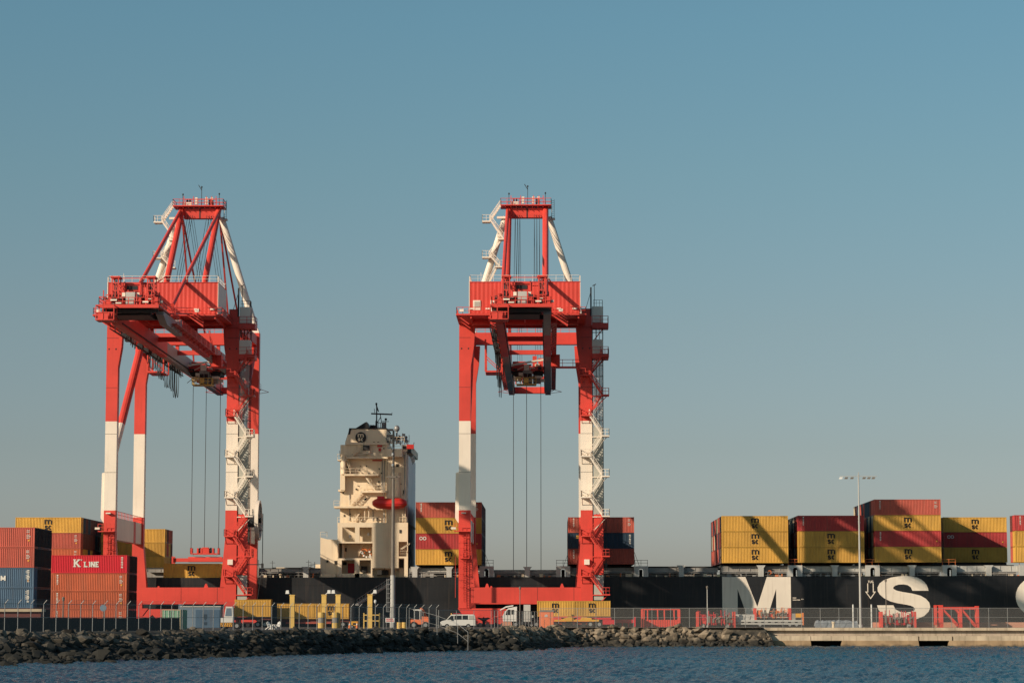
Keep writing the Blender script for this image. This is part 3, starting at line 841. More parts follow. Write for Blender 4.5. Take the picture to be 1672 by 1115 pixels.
# ------------------------------------------------------------------ ship-to-shore gantry crane
Z1, Z2 = 19.9, 35.2           # lower red / white / upper red
def crane(X0, label, low_spreader):
    T = thing('gantry_crane', label, 'crane', (X0, 434.0, 0), 'red and white container gantry cranes')
    RC = [M['red'], M['cream']]
    def banded(m, fn, zs):
        """zs = [(z0, z1, material)] stacked pieces"""
        for a, b2, k in zs: m.mi = k; fn(m, a, b2)
        m.mi = 0
    for fy, yy, ztop in ((0, 0.0, 51.38), (1, 30.0, 53.9)):
        for sx in (-1, 1):
            m = MB(); xo, xi = sx*11.45, sx*9.45
            banded(m, lambda q, a, b2: q.box(xo, yy-0.9, a, xi, yy+0.9, b2), [(3.2, Z1, 0), (Z1, Z2, 1), (Z2, ztop, 0)])
            # flare at the foot and knee under the portal beam
            m.prism([(xi, 15.0), (xi-sx*0.75, 6.76), (xi, 6.76)], yy-0.895, yy+0.895)
            m.prism([(xi, 44.5), (xi-sx*0.55, 48.0), (xi-sx*0.75, 51.38), (xi, 51.38)], yy-0.895, yy+0.895)
            if fy:
                m.mi = 1
                m.hexa([(xo, yy-0.9, ztop), (xi, yy-0.9, ztop), (xi, yy+0.9, ztop), (xo, yy+0.9, ztop)] if sx < 0 else [(xi, yy-0.9, ztop), (xo, yy-0.9, ztop), (xo, yy+0.9, ztop), (xi, yy+0.9, ztop)],
                       [(sx*10.9, yy-0.5, ztop+1.4), (sx*9.9, yy-0.5, ztop+1.4), (sx*9.9, yy+0.5, ztop+1.4), (sx*10.9, yy+0.5, ztop+1.4)] if sx < 0 else [(sx*9.9, yy-0.5, ztop+1.4), (sx*10.9, yy-0.5, ztop+1.4), (sx*10.9, yy+0.5, ztop+1.4), (sx*9.9, yy+0.5, ztop+1.4)])
                m.mi = 0
            else:   # flange seams and bolt covers on the near face
                m.mi = 2
                for zz in (8.0, 14.2, 26.4, 33.0, 41.0, 49.6): m.box(xo*1.001, yy-0.93, zz, xi*0.999, yy-0.901, zz+0.045)
                m.box((xo+xi)/2-0.7, yy-0.94, 47.6, (xo+xi)/2-0.5, yy-0.902, 47.85); m.box((xo+xi)/2+0.5, yy-0.94, 47.6, (xo+xi)/2+0.7, yy-0.902, 47.85)
                m.mi = 0
            m.build('leg', RC+[M['darkmetal']], T)
            # travelling gear
            e = MB()
            e.prism([(sx*11.6, 3.2), (sx*3.6, 3.2), (sx*4.6, 1.9), (sx*7.0, 1.6), (sx*7.6, 2.2), (sx*8.2, 1.6), (sx*10.6, 1.9)], yy-0.7, yy+0.7)
            for cx in (5.2, 9.9):
                e.prism([(sx*(cx-1.7), 1.0), (sx*(cx-0.5), 1.75), (sx*(cx+0.5), 1.75), (sx*(cx+1.7), 1.0), (sx*(cx+1.7), 0.55), (sx*(cx-1.7), 0.55)], yy-0.62, yy+0.62)
            eo = e.build('bogie', M['red'], T)
            for cx in (3.9, 5.2, 6.5, 8.6, 9.9, 11.2):
                w_ = MB(); w_.tube((sx*cx, yy-0.72, 0.38), (sx*cx, yy+0.72, 0.38), 0.37, 0.37, 12); w_.build('wheel', M['darkmetal'], eo)
            bf = MB(); bf.box(sx*12.2, yy-0.5, 0.8, sx*11.62, yy+0.5, 1.5); bf.build('buffer', M['darkmetal'], eo)
        s = MB(); s.box(-9.44, yy-0.8, 4.1, 9.44, yy+0.8, 6.75)
        for q in (-6.6, 6.2): s.prism([(q-0.35, 6.752), (q+0.35, 6.752), (q+0.12, 7.4), (q-0.12, 7.4)], yy-0.3, yy+0.3)
        s.mi = 1
        for q in (-9.0, 8.2, 2.0): s.box(q, yy-0.82, 4.12, q+0.04, yy-0.802, 6.73)
        s.build('sill_beam', [M['red'], M['darkmetal']], T)
        p = MB()
        z0, z1 = (51.4, 53.4) if fy == 0 else (51.7, 53.88)
        p.box(-11.44 if fy == 0 else -9.44, yy-0.88, z0, 11.44 if fy == 0 else 9.44, yy+0.88, z1)
        if fy:
            p.rail([(-9.3, yy-0.8, z1), (9.3, yy-0.8, z1)], 1.1, 0.08, 1.5)
        p.build('portal_beam', M['red'], T)
    for sx in (-1, 1):
        x0, x1 = sx*11.1, sx*9.8
        m = MB(); m.box(x0, 0.91, 15.0, x1, 29.09, 18.8); m.mi = 1; m.box(x0+sx*0.04, 20.5, 14.95, x1-sx*0.04, 22.6, 18.85)
        m.rail([(x1, 1, 18.8), (x1, 29, 18.8)], 1.1, 0.08, 1.5); m.build('tie_beam', [M['cream'], M['red']], T)
        u = MB(); u.box(x0, 0.91, 51.5, x1, 29.09, 53.3); u.build('upper_beam', M['red'], T)
        m = MB()
        p0, p1 = Vector((sx*10.45, 0.6, 28.6)), Vector((sx*10.45, 29.2, 51.4)); t_ = (Z2-p0.z)/(p1.z-p0.z); pm = p0.lerp(p1, t_)
        m.mi = 1; m.tube(p0, pm, 0.72, 0.72, 12); m.mi = 0; m.tube(pm, p1, 0.72, 0.72, 12)
        m.build('diagonal_brace', RC, T, smooth=False)
    # ---- girders and boom, painted in bands
    for sx in (-1, 1):
        m = MB(); xo, xi = sx*4.36, sx*3.2
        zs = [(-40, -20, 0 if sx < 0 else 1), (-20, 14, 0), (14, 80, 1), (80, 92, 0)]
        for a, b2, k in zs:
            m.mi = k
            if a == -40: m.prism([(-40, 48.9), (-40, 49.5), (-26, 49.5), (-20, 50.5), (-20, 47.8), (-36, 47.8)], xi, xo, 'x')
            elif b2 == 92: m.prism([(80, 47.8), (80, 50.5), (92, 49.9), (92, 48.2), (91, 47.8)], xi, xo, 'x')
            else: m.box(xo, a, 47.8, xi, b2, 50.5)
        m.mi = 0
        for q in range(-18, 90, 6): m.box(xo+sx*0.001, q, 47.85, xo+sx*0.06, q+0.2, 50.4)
        g = m.build('boom_girder', [M['red'], M['boomshade']], T)
        tr = MB(); tr.box(sx*3.0, -34, 48.2, sx*3.19, 90, 48.35); tr.build('trolley_rail', M['darkmetal'], g)
        k = MB(); k.box(sx*4.45, -32, 48.4, sx*5.35, 86, 48.5)
        for q in range(-32, 86, 4): k.bar((sx*4.4, q, 47.9), (sx*5.3, q, 48.4), 0.10)
        k.rail([(sx*5.3, -32, 48.5), (sx*5.3, 86, 48.5)], 1.1, 0.05, 3)
        k.build('walkway', M['red'], T)
    c = MB()
    for yy in (-30, 3.5, 26, 58, 76):
        c.cut(); c.box(-3.19, yy, 49.5 if yy < 50 else 49.8, 3.19, yy+0.7, 50.3)
    c.cut(); c.box(-3.19, 89.8, 48.1, 3.19, 91.2, 49.4)
    c.build('cross_tie', M['red'], T)
    c = MB()
    for yy in (0.0, 30):   # hangers from the portal beams
        for sx in (-1, 1): c.cut(); c.box(sx*3.5, yy-0.5, 50.51, sx*4.1, yy+0.5, 51.69 if yy == 30 else 51.39)
    c.build('girder_hanger', M['red'], T)
    tp = MB()
    tp.box(-4.3, 92.05, 48.2, 4.3, 92.6, 48.4); tp.rail([(-4.3, 92.6, 48.4), (4.3, 92.6, 48.4)], 1.1, 0.06, 1.2)
    for sx in (-1, 1):
        tp.bar((sx*4.3, 92.3, 49.3), (sx*6.6, 89, 48.3), 0.08); tp.bar((sx*4.3, 92.3, 48.3), (sx*6.6, 89, 48.3), 0.08)
    for q in (-3.0, -1.6, -0.4, 0.8, 2.0, 3.0): tp.bar((q, 89.5, 49.9), (q, 89.5, 51.2), 0.12)
    tp.bar((-3.1, 89.5, 51.0), (3.1, 89.5, 51.0), 0.1)
    tp.build('boom_tip_platform', M['red'], T)
    # ---- apex frame
    for sx in (-1, 1):
        m = MB(); m.tube((sx*3.42, 31, 77.5), (sx*3.42, 4.6, 53.4), 0.56, 0.56, 12); m.build('mast_column', M['red'], T)
        m = MB(); m.tube((sx*3.62, 30.4, 77.0), (sx*3.62, -26, 52.2), 0.34, 0.34, 10)
        m.bar((sx*3.5, 14.0, 62.5), (sx*5.6, 1.0, 57.9), 0.18); m.bar((sx*3.5, 12.0, 60.2), (sx*3.9, -6.0, 57.7), 0.16)
        m.build('backstay', M['red'], T)
        for yb in (51, 79):
            m = MB(); m.bar((sx*3.5, 31.4, 76.4), (sx*3.7, yb, 50.6), 0.30, 0.34); m.build('forestay', M['red'], T)
        m = MB(); m.tube((sx*4.05, 30.4, 75.6), (sx*10.4, 30.0, 55.25), 0.58, 0.68, 14); m.build('mast_leg', M['cream'], T, smooth=False)
    a = MB(); a.box(-3.0, 30.2, 75.5, 3.0, 31.8, 77.3); a.mi = 1; a.box(-0.12, 30.17, 75.5, 0.12, 30.198, 77.3); a.mi = 0
    a.build('apex_beam', [M['red'], M['darkmetal']], T)
    p = MB(); p.box(-4.95, 29.0, 77.6, 4.5, 33.5, 77.78)
    for q in range(-4, 5): p.bar((q*1.0, 29.1, 77.3), (q*1.0, 30.4, 77.6), 0.1)
    for pts in ([(-4.9, 29.05, 77.78), (4.45, 29.05, 77.78)], [(-4.9, 33.4, 77.78), (4.45, 33.4, 77.78)], [(-4.9, 29.05, 77.78), (-4.9, 33.4, 77.78)], [(4.45, 29.05, 77.78), (4.45, 33.4, 77.78)]):
        p.rail(pts, 1.15, 0.08, 1.1)
    for q in (-3.0, -1.2, 1.2, 2.2, 3.0): p.bar((q, 30, 77.8), (q, 30, 79.6), 0.12)
    p.bar((-2.9, 30, 79.0), (3.0, 30, 79.0), 0.1)
    po = p.build('apex_platform', M['red'], T)
    e = MB()
    for q in (-2.6, -2.1, 1.6, 2.1): e.cut(); e.tube((q, 31, 78.5), (q+0.25, 31, 78.5), 0.62, 0.62, 14)
    e.build('sheave', M['darkmetal'], po)
    e = MB()
    for q, h in ((-3.4, 80.2), (3.4, 80.3), (0.1, 81.6)):
        e.cut(); e.bar((q, 31.5, 77.8), (q, 31.5, h), 0.10); e.blob((q, 31.5, h), 0.16, 0.16, 0.2, 8, 5)
    e.bar((0.1, 31.5, 81.0), (-0.5, 31.5, 82.0), 0.12)
    e.build('aviation_lamp', M['darkmetal'], po)
    e = MB()
    for q in (-1.0, 0.9, 1.9): e.cut(); e.box(q, 30.6, 78.2, q+0.45, 31.0, 79.5)
    e.cut(); e.box(-3.0, 30.2, 77.8, -1.6, 31.2, 78.5)
    e.build('winch_box', M['cream'], po)
    st = MB()
    st.stair((-4.9, 29.6, 77.7), (-7.0, 29.6, 74.6), 0.9)
    st.stair((-6.7, 28.6, 74.6), (-4.4, 28.6, 71.3), 0.9)
    st.stair((-4.7, 29.6, 71.3), (-7.1, 29.6, 67.9), 0.9)
    st.stair((-6.7, 28.6, 67.9), (-5.0, 28.6, 66.1), 0.9)
    st.stair((-5.6, 29.6, 66.1), (-9.0, 29.6, 59.2), 0.9)
    for (xa, xb, z) in ((-8.3, -6.8, 74.6), (-8.3, -6.8, 67.9), (-5.9, -4.2, 66.1), (-5.4, -4.2, 71.3)):
        st.box(xa, 28.1, z-0.24, xb, 30.1, z)
        st.rail([(xa, 28.15, z), (xb, 28.15, z)], 1.1, 0.07, 0.7); st.rail([(xa, 28.15, z), (xa, 30.1, z)], 1.1, 0.07, 0.8)
    st.box(-5.6, 29.4, 75.2, -3.9, 29.9, 75.6); st.box(4.3, 29.6, 75.0, 5.2, 30.4, 75.3)
    st.rail([(4.6, 30.0, 72.5), (4.6, 30.0, 77.5)], 0.0, 0.05)
    st.build('mast_stair', M['cream'], T)
    lad = MB()
    for q in (4.55, 5.05): lad.bar((q, 29.5, 75.2), (q, 29.5, 78.8), 0.06)
    for i in range(9): lad.bar((4.55, 29.5, 75.3+i*0.4), (5.05, 29.5, 75.3+i*0.4), 0.05)
    lad.build('ladder', M['darkmetal'], T)
    rp = MB()
    for q in (-2.2, -1.75, -1.35, 1.35, 1.8, 2.3):
        rp.bar((q, 30, 76), (q*1.02, 10, 55), 0.07)
        rp.bar((q, 31, 76), (q, 66, 50.4), 0.06)
    rp.build('boom_rope', M['rope'], T)
    # ---- machinery house on its deck
    h = MB(); hz0, hz1 = 52.30, 57.72
    h.box(-9.22, -12.9, hz0, 9.22, -2.0, hz1-0.02)
    corrugate(h, -9.28, 9.28, hz0+0.06, hz1-0.10, -12.96, -1, 'x', 0.72, 0.028)
    h.mi = 1
    for sx in (-1, 1): h.box(sx*9.23, -12.85, hz0+0.02, sx*9.34, -2.05, hz1-0.05)
    h.box(-9.38, -13.03, hz0, -9.26, -12.9, hz1); h.box(9.28, -13.0, hz0, 9.36, -12.9, hz1-0.1)
    h.mi = 0; h.box(-9.3, -13.06, hz1-0.1, 9.36, -1.95, hz1)
    ho = h.build('machinery_house', [M['red'], M['cream']], T)
    d = MB(); d.box(-8.7, -13.10, 52.9, -7.45, -13.02, 54.55); d.build('window_frame', M['cream'], ho)
    d = MB(); d.box(-8.45, -13.15, 53.3, -7.6, -13.105, 54.3); d.build('window', M['liftgrey'], ho)
    d = MB(); d.box(-5.75, -13.10, 53.0, -4.95, -13.02, 54.55); d.mi = 1; d.box(-5.62, -13.14, 53.4, -5.2, -13.105, 54.2); d.build('door', [M['cream'], M['darkmetal']], ho)
    d = MB()
    for q in (-9.2, -6.6, -4.1, 5.3, 8.0): d.cut(); d.box(q, -13.12, 53.0, q+0.8, -13.03, 53.25)
    d.build('sign_plate', M['cream'], ho)
    r = MB()
    for pts in ([(-9.2, -12.8, hz1), (9.2, -12.8, hz1)], [(-9.2, -2.1, hz1), (9.2, -2.1, hz1)], [(-9.2, -12.8, hz1), (-9.2, -2.1, hz1)], [(9.2, -12.8, hz1), (9.2, -2.1, hz1)]):
        r.rail(pts, 1.1, 0.05, 1.3)
    r.bar((-7.5, -8, hz1), (-7.5, -8, hz1+2.2), 0.06); r.bar((-9.28, -12.9, hz1), (-9.28, -12.9, hz1+0.9), 0.14); r.bar((9.28, -12.9, hz1), (9.28, -12.9, hz1+1.0), 0.14)
    r.build('roof_railing', M['cream'], ho)
    k = MB(); k.box(-11.5, -14.6, 51.85, 10.3, -1.0, 52.1)
    for q in range(-9, 10, 3): k.box(q-0.12, -14.2, 51.35, q+0.12, -1.0, 51.845)
    k.box(-9.0, -8.0, 51.0, 9.0, -7.4, 51.84); k.box(-9.0, -3.2, 51.0, 9.0, -2.6, 51.84)
    for pts in ([(-11.4, -14.5, 52.1), (10.2, -14.5, 52.1)], [(-11.4, -14.5, 52.1), (-11.4, -1.1, 52.1)], [(10.2, -14.5, 52.1), (10.2, -1.1, 52.1)]):
        k.rail(pts, 1.1, 0.08, 1.0)
    # brackets out to the left end
    for q in (-14.0, -8.0, -2.0): k.bar((-11.3, q, 51.9), (-9.3, q, 50.4), 0.14)
    k.box(2.0, -14.9, 52.6, 5.3, -14.6, 52.7)
    k.stair((4.3, -15.3, 52.1), (7.2, -15.3, 50.0), 0.9)
    k.build('house_deck', M['red'], T)
    f = MB()
    for q in (-10.9, -5.6, 5.7): f.cut(); f.box(q, -15.0, 52.4, q+0.7, -14.65, 52.85)
    f.build('floodlight', M['cream'], T)
    # ---- rope tensioner deck on the landward end of the girders
    k = MB(); k.box(-4.9, -46, 49.62, 4.5, -33, 49.84)
    k.box(-4.9, -46.05, 49.3, 4.5, -45.8, 49.61)
    for pts in ([(-4.8, -45.9, 49.84), (4.4, -45.9, 49.84)], [(-4.8, -45.9, 49.84), (-4.8, -33.1, 49.84)], [(4.4, -45.9, 49.84), (4.4, -33.1, 49.84)]):
        k.rail(pts, 1.1, 0.09, 0.9)
    # shallow stair to the house deck
    k.stair((4.9, -34, 49.84), (4.9, -15.2, 52.1), 0.9, 'x')
    k.stair((-4.2, -34, 49.84), (-4.2, -15.2, 52.1), 0.9, 'x')
    k.build('tensioner_deck', M['red'], T)
    k = MB(); rr = random.Random(21)  # dark clutter added below the deck, standing in for its deep shadow
    for q in range(16):
        x = rr.uniform(-4.4, 3.6); y = rr.uniform(-45, -35); s_ = rr.uniform(0.3, 1.0); k.box(x, y, 49.29-rr.uniform(0.2, 0.7), x+s_, y+s_, 49.29)
    k.box(-4.6, -44.5, 48.75, 4.2, -44.1, 49.29); k.box(-4.6, -36, 48.6, 4.2, -35.5, 49.29); k.box(-3.0, -43, 48.5, 2.6, -37, 49.0)
    k.build('underdeck_shade_block', M['darkmetal'], T)
    for cx in (-2.55, 3.0):
        m = MB()
        for sx in (-0.5, 0.5):
            for sy in (-44.5, -42.5): m.bar((cx+sx, sy, 49.85), (cx+sx, sy, 54.5), 0.17)
        for zz in (51, 52.2, 53.4, 54.4):
            m.bar((cx-0.6, -44.5, zz), (cx+0.6, -44.5, zz), 0.14); m.bar((cx-0.6, -42.5, zz), (cx+0.6, -42.5, zz), 0.14)
            for sx in (-0.5, 0.5): m.bar((cx+sx, -44.5, zz), (cx+sx, -42.5, zz), 0.12)
        m.bar((cx-0.5, -44.5, 50), (cx+0.5, -44.5, 52.2), 0.09); m.bar((cx+0.5, -44.5, 52.2), (cx-0.5, -44.5, 54.4), 0.09)
        m.box(cx-0.75, -44.7, 54.2, cx+0.75, -42.3, 54.45)
        m.box(cx-1.1, -43.6, 49.9, cx-0.7, -42.8, 51.6)
        mo = m.build('tensioner_tower', M['red'], T)
        m = MB()
        for q in (-0.25, 0.0, 0.25): m.tube((cx+q, -43.4, 50), (cx+q, -43.4, 54.0), 0.09, 0.09, 8)
        m.tube((cx-0.4, -43.4, 51.6), (cx+0.4, -43.4, 51.6), 0.5, 0.5, 12); m.box(cx-0.45, -44.2, 49.9, cx+0.4, -43.7, 50.9)
        m.build('hydraulic_cylinder', M['darkmetal'], mo)
    m = MB(); m.bar((-2.6, -44.4, 54.15), (3.0, -44.4, 54.15), 0.12); m.bar((-2.6, -42.4, 53.1), (3.0, -42.4, 53.1), 0.12)
    m.box(-1.6, -43.0, 52.3, 1.5, -42.5, 53.6); m.box(-1.4, -43.6, 51.5, -1.2, -42.5, 53.7); m.box(1.1, -43.6, 51.5, 1.3, -42.5, 53.7)
    m.box(-1.9, -44.0, 49.85, -1.1, -43.2, 50.6); m.box(0.9, -44.2, 49.85, 2.0, -43.5, 50.5)
    for q in (1.5, 1.9, 2.2): m.bar((q, -43.9, 49.9), (q, -43.9, 53.2), 0.09)
    m.box(-3.9, -45.2, 49.85, -3.2, -44.4, 50.7); m.box(3.7, -45.0, 49.85, 4.3, -44.0, 51.0)
    m.build('tensioner_frame', M['red'], T)
    rr = random.Random(77)
    for nm, mt, cnt in (('deck_pipework', 'red', 44), ('deck_machinery', 'darkmetal', 34), ('deck_fitting', 'cream', 7)):
        m = MB()
        for q in range(cnt):
            x = rr.uniform(-4.5, 4.2); y = rr.uniform(-45.2, -41.5); z = 49.86+rr.uniform(0, 1.2); hgt = rr.uniform(0.5, 2.0)
            if mt == 'red' and rr.random() < 0.65: m.bar((x, y, 49.86), (x, y, 49.86+hgt*1.3), 0.15)
            elif mt == 'red': m.bar((x, y, z+0.5), (x+rr.uniform(-1.5, 1.5), y, z+0.5+rr.uniform(-0.3, 0.3)), 0.14)
            else: a_ = rr.uniform(0.3, 0.8); m.box(x, y, z, x+a_, y+a_, z+rr.uniform(0.2, 0.7)*(0.5 if mt == 'cream' else 1))
        m.build(nm, M[mt], T)
    m = MB(); m.box(-0.75, -45.3, 49.85, 0.65, -43.8, 51.85); co_ = m.build('electrical_cabinet', M['lightgrey'], T)
    m = MB(); m.box(-1.45, -44.7, 51.2, -0.95, -44.3, 51.85); m.cut(); m.box(0.85, -44.7, 51.2, 1.3, -44.3, 51.85); m.cut(); m.box(-3.0, -46.1, 50.4, -2.0, -45.95, 50.65); m.cut(); m.box(2.0, -46.1, 50.1, 2.9, -45.95, 50.35); m.cut(); m.box(-2.2, -46.1, 49.95, -1.3, -45.95, 50.15)
    m.build('notice_plate', M['cream'], co_)
    m = MB(); m.box(-1.0, -43.1, 52.5, 0.7, -43.02, 53.1); m.build('machinery_opening', M['darkmetal'], co_)
    m = MB()
    x0, x1, y0, y1, z0, z1 = -5.0, -2.2, -47.4, -44.6, 47.3, 49.55
    for x in (x0, (x0+x1)/2-0.3, x1):
        for y in (y0, y1): m.bar((x, y, z0), (x, y, z1), 0.13)
    for z in (z0, z0+1.1, z1):
        for y in (y0, y1): m.bar((x0, y, z), (x1, y, z), 0.13)
        for x in (x0, x1): m.bar((x, y0, z), (x, y1, z), 0.13)
    m.box(x0, y0, z0-0.1, x1, y1, z0+0.02); m.box(x0+0.3, y0+0.02, z0+0.05, x0+1.9, y0+0.12, z0+1.05); m.box(x0+0.4, y0+0.8, z0+0.05, x1-0.4, y1-0.4, z0+1.3)
    m.build('maintenance_cage', M['red'], T)
    # lower inspection platform hanging from the girder by the far legs
    m = MB()
    x0, x1 = -7.4, -4.5
    for y in (18, 24):
        m.bar((x0, y, 45.6), (x0, y, 51.4), 0.28); m.bar((x1, y, 45.6), (x1, y, 47.9), 0.22); m.bar((x0, y, 45.6), (x1, y, 45.6), 0.3)
        m.bar((x0, y, 48.5), (x1, y, 45.8), 0.12)
    m.box(x0, 18, 45.45, x1, 24, 45.6); m.rail([(x0, 18, 45.6), (x0, 24, 45.6)], 1.1, 0.08, 1)
    m.build('access_platform', M['red'], T)
    m = MB(); m.box(4.6, 18, 46.3, 10.2, 20, 46.5); m.rail([(4.6, 18, 46.5), (10.2, 18, 46.5)], 1.2, 0.09, 1.4); m.box(4.4, 17.5, 46.5, 6.0, 20, 48.6); m.stair((5.2, 17.4, 46.5), (3.8, 17.4, 52.0), 0.8); m.box(8.8, 18.2, 46.5, 9.8, 19.5, 47.2)
    m.build('access_platform', M['red'], T)
    # ---- trolley with operator's cab, ropes and spreader
    ty = 44.0
    m = MB()
    for y in (ty-3.4, ty+3.4): m.box(-3.1, y-0.3, 49.1, 3.1, y+0.3, 49.9)
    for x in (-2.6, 2.6): m.box(x-0.25, ty-4, 49.0, x+0.25, ty+4, 49.7)
    m.box(-2.9, ty-2, 49.95, -0.4, ty+2.5, 51.0); m.box(0.9, ty-2.4, 49.95, 1.7, ty-1.4, 52.0); m.box(2.0, ty-2.2, 49.95, 2.9, ty+1, 51.6)
    to = m.build('trolley', M['red'], T); to.location.z = -1.15
    m = MB()
    for x in (-1.9, 1.9): m.tube((x-0.85, ty-2.5, 48.6), (x+0.85, ty-2.5, 48.6), 0.75, 0.75, 14)
    m.box(-2.9, ty-3.4, 48.4, -0.8, ty+2, 49.9); m.box(1.0, ty-3.4, 48.3, 2.9, ty+2, 49.8)
    m.build('hoist_drum', M['darkmetal'], to)
    m = MB(); m.box(-0.9, ty-5.2, 46.6, 0.9, ty-3.2, 49.0); m.box(1.0, ty-4.0, 46.7, 2.4, ty-2.4, 48.2); co2 = m.build('operator_cab', M['coam'], to)
    m = MB(); m.box(-0.7, ty-5.28, 49.0, 0.3, ty-4.2, 50.1); m.box(-2.6, ty-3.6, 47.2, -1.2, ty-2.0, 48.0); m.box(1.4, ty-4.3, 47.6, 2.8, ty-4.05, 48.0); m.bar((-3.0, ty-6.0, 49.9), (3.0, ty-6.0, 50.9), 0.35); m.build('cab_roof_unit', M['cream'], to)
    m = MB(); m.box(0.05, ty-5.26, 47.4, 0.7, ty-5.205, 48.4); m.cut(); m.box(-0.75, ty-5.26, 47.4, -0.1, ty-5.205, 48.4); m.build('window', M['glass'], to)
    m = MB(); m.box(-2.1, ty-6.3, 46.2, 1.6, ty-3.2, 46.35)
    m.rail([(-2.1, ty-6.3, 46.35), (1.6, ty-6.3, 46.35)], 1.15, 0.11, 0.7); m.rail([(-2.1, ty-6.3, 46.35), (-2.1, ty-3.2, 46.35)], 1.15, 0.1, 0.8); m.rail([(1.6, ty-6.3, 46.35), (1.6, ty-3.2, 46.35)], 1.15, 0.1, 0.8)
    m.box(-0.6, ty-6.4, 46.5, 0.1, ty-6.35, 47.4)
    m.build('cab_platform', M['yel'], to)
    rr = random.Random(33)
    for nm, mt, cnt in (('trolley_machinery', 'darkmetal', 20), ('trolley_box', 'cream', 18), ('trolley_motor', 'red', 16), ('trolley_cabinet', 'beige', 9)):
        m = MB()
        for q in range(cnt):
            x = rr.uniform(-2.9, 2.4); y = rr.uniform(ty-6.0, ty+3.5); z = rr.uniform(46.6, 50.6); a_ = rr.uniform(0.25, 0.95)
            if rr.random() < 0.35: m.bar((x, y, z), (x+rr.uniform(-1.2, 1.2), y, z+rr.uniform(-0.8, 0.8)), 0.1)
            else: m.box(x, y, z, x+a_, y+a_, z+rr.uniform(0.2, 0.6))
        m.build(nm, M[mt], to)
    zs = 13.4 if low_spreader else 8.6
    for x in (-2.75, -0.25, 2.45):
        m = MB(); m.tube((x, ty, 47.1), (x, ty, zs+1.0), 0.055, 0.055, 6); m.build('hoist_rope', M['rope'], T)
    sp = MB(); z = zs-1.35
    sp.box(-3.2, ty-0.55, z+0.05, 3.2, ty+0.55, z+1.0)
    for sy in (-0.75, 0.75): sp.box(-6.0, ty+sy-0.16, z+0.1, 6.0, ty+sy+0.16, z+0.75)
    for sx in (-1, 1):
        sp.box(sx*6.1, ty-1.15, z, sx*5.75, ty+1.15, z+0.8)
        for sy in (-1, 1): sp.box(sx*6.2, ty+sy*1.2-0.12, z-0.35, sx*5.9, ty+sy*1.2+0.12, z+1.1)
    so_ = sp.build('spreader', M['cbright'] if not low_spreader else M['red'], T)
    hb = MB(); hb.box(-2.7, ty-0.7, zs+0.1, 2.7, ty+0.7, zs+0.35)
    for x in (-2.6, -1.4, -0.7, 0.6, 1.5, 2.5): hb.box(x-0.16, ty-0.75, zs+0.3, x+0.16, ty+0.75, zs+1.3)
    hb.box(-0.55, ty-0.7, zs+0.35, 0.55, ty+0.7, zs+1.45)
    hb.build('headblock', M['red'], so_)
    hb = MB()
    for x in (-2.75, -1.0, 1.0, 2.45): hb.cut(); hb.tube((x-0.12, ty, zs+0.8), (x+0.12, ty, zs+0.8), 0.62, 0.62, 14)
    hb.build('sheave', M['darkmetal'], so_)
    if low_spreader:
        hb = MB()
        for k in (-1, 1): hb.path([(k*2.4, ty-0.9, zs+0.3), (k*2.2, ty-0.9, zs-0.15), (k*0.6, ty-0.9, zs-0.2), (0, ty-0.9, zs)], 0.06)
        hb.build('hydraulic_hose', M['galv'], so_)
    rr = random.Random(5)
    m = MB()
    for q in range(46):
        y = rr.uniform(-33, 42); x = rr.choice((-4.6, -5.0, -5.3)); m.bar((x, y, 48.3), (x, y+rr.uniform(-0.6, 0.6), 48.3-rr.uniform(0.4, 1.7)), 0.11)
    for q in range(14):
        y = rr.uniform(-30, 40); m.box(-5.4, y, 47.6-rr.uniform(0, 0.5), -4.5, y+rr.uniform(0.6, 1.8), 48.2)
    m.bar((-5.35, -33, 47.6), (-5.35, 44, 47.6), 0.14); m.bar((-4.7, -33, 47.3), (-4.7, 44, 47.3), 0.12)
    m.build('cable_tray', M['darkmetal'], T)
    # ---- festoon loops under the left girder
    n = 11
    for i in range(n):
        ya = 4 + i*3.4; drop = 2.2 + 0.32*i + 0.4*math.sin(i*2.3)
        pts = []
        for q in range(9):
            a = -math.pi*q/8
            pts.append((-4.95+0.1*math.sin(i), ya+1.15+1.15*math.cos(math.pi+a*1.0)*-1 if False else ya+1.15-1.15*math.cos(math.pi*q/8), 47.9-drop*math.sin(math.pi*q/8)**0.6))
        m = MB(); m.path(pts, 0.06, 6); m.path([(p[0]-0.35, p[1], p[2]+0.12) for p in pts], 0.045, 6); m.build('festoon_cable', M['cable'], T)
    # ---- stair tower on the right leg
    RZ = [46.3, 39.6, 32.6, 25.7, 18.9, 12.1, 5.6]; LZ = [43.0, 36.1, 29.1, 22.1, 15.5, 8.7]
    def colour(z): return M['cream'] if Z1-1.5 < z < Z2-0.8 else M['red']
    for i in range(len(RZ)):
        if i < len(LZ):
            m = MB(); m.stair((13.15, -1.9, RZ[i]), (10.9, -1.9, LZ[i]), 0.9); m.build('stair_flight', colour((RZ[i]+LZ[i])/2), T)
            m = MB(); m.stair((10.9, -2.1, LZ[i]), (13.15, -2.1, RZ[i+1]), 0.9); m.build('stair_flight', colour((RZ[i+1]+LZ[i])/2), T)
            m = MB(); z = LZ[i]; m.box(9.5, -2.75, z-0.2, 11.1, -0.95, z); m.rail([(9.5, -2.7, z), (11.1, -2.7, z)], 1.1, 0.08, 0.6); m.rail([(9.5, -2.7, z), (9.5, -1.0, z)], 1.1, 0.08, 0.8)
            m.bar((9.7, -2.6, z-0.2), (9.7, -0.95, z-1.3), 0.12); m.bar((11.0, -2.6, z-0.2), (11.0, -0.95, z-1.3), 0.12); m.build('landing', colour(z), T)
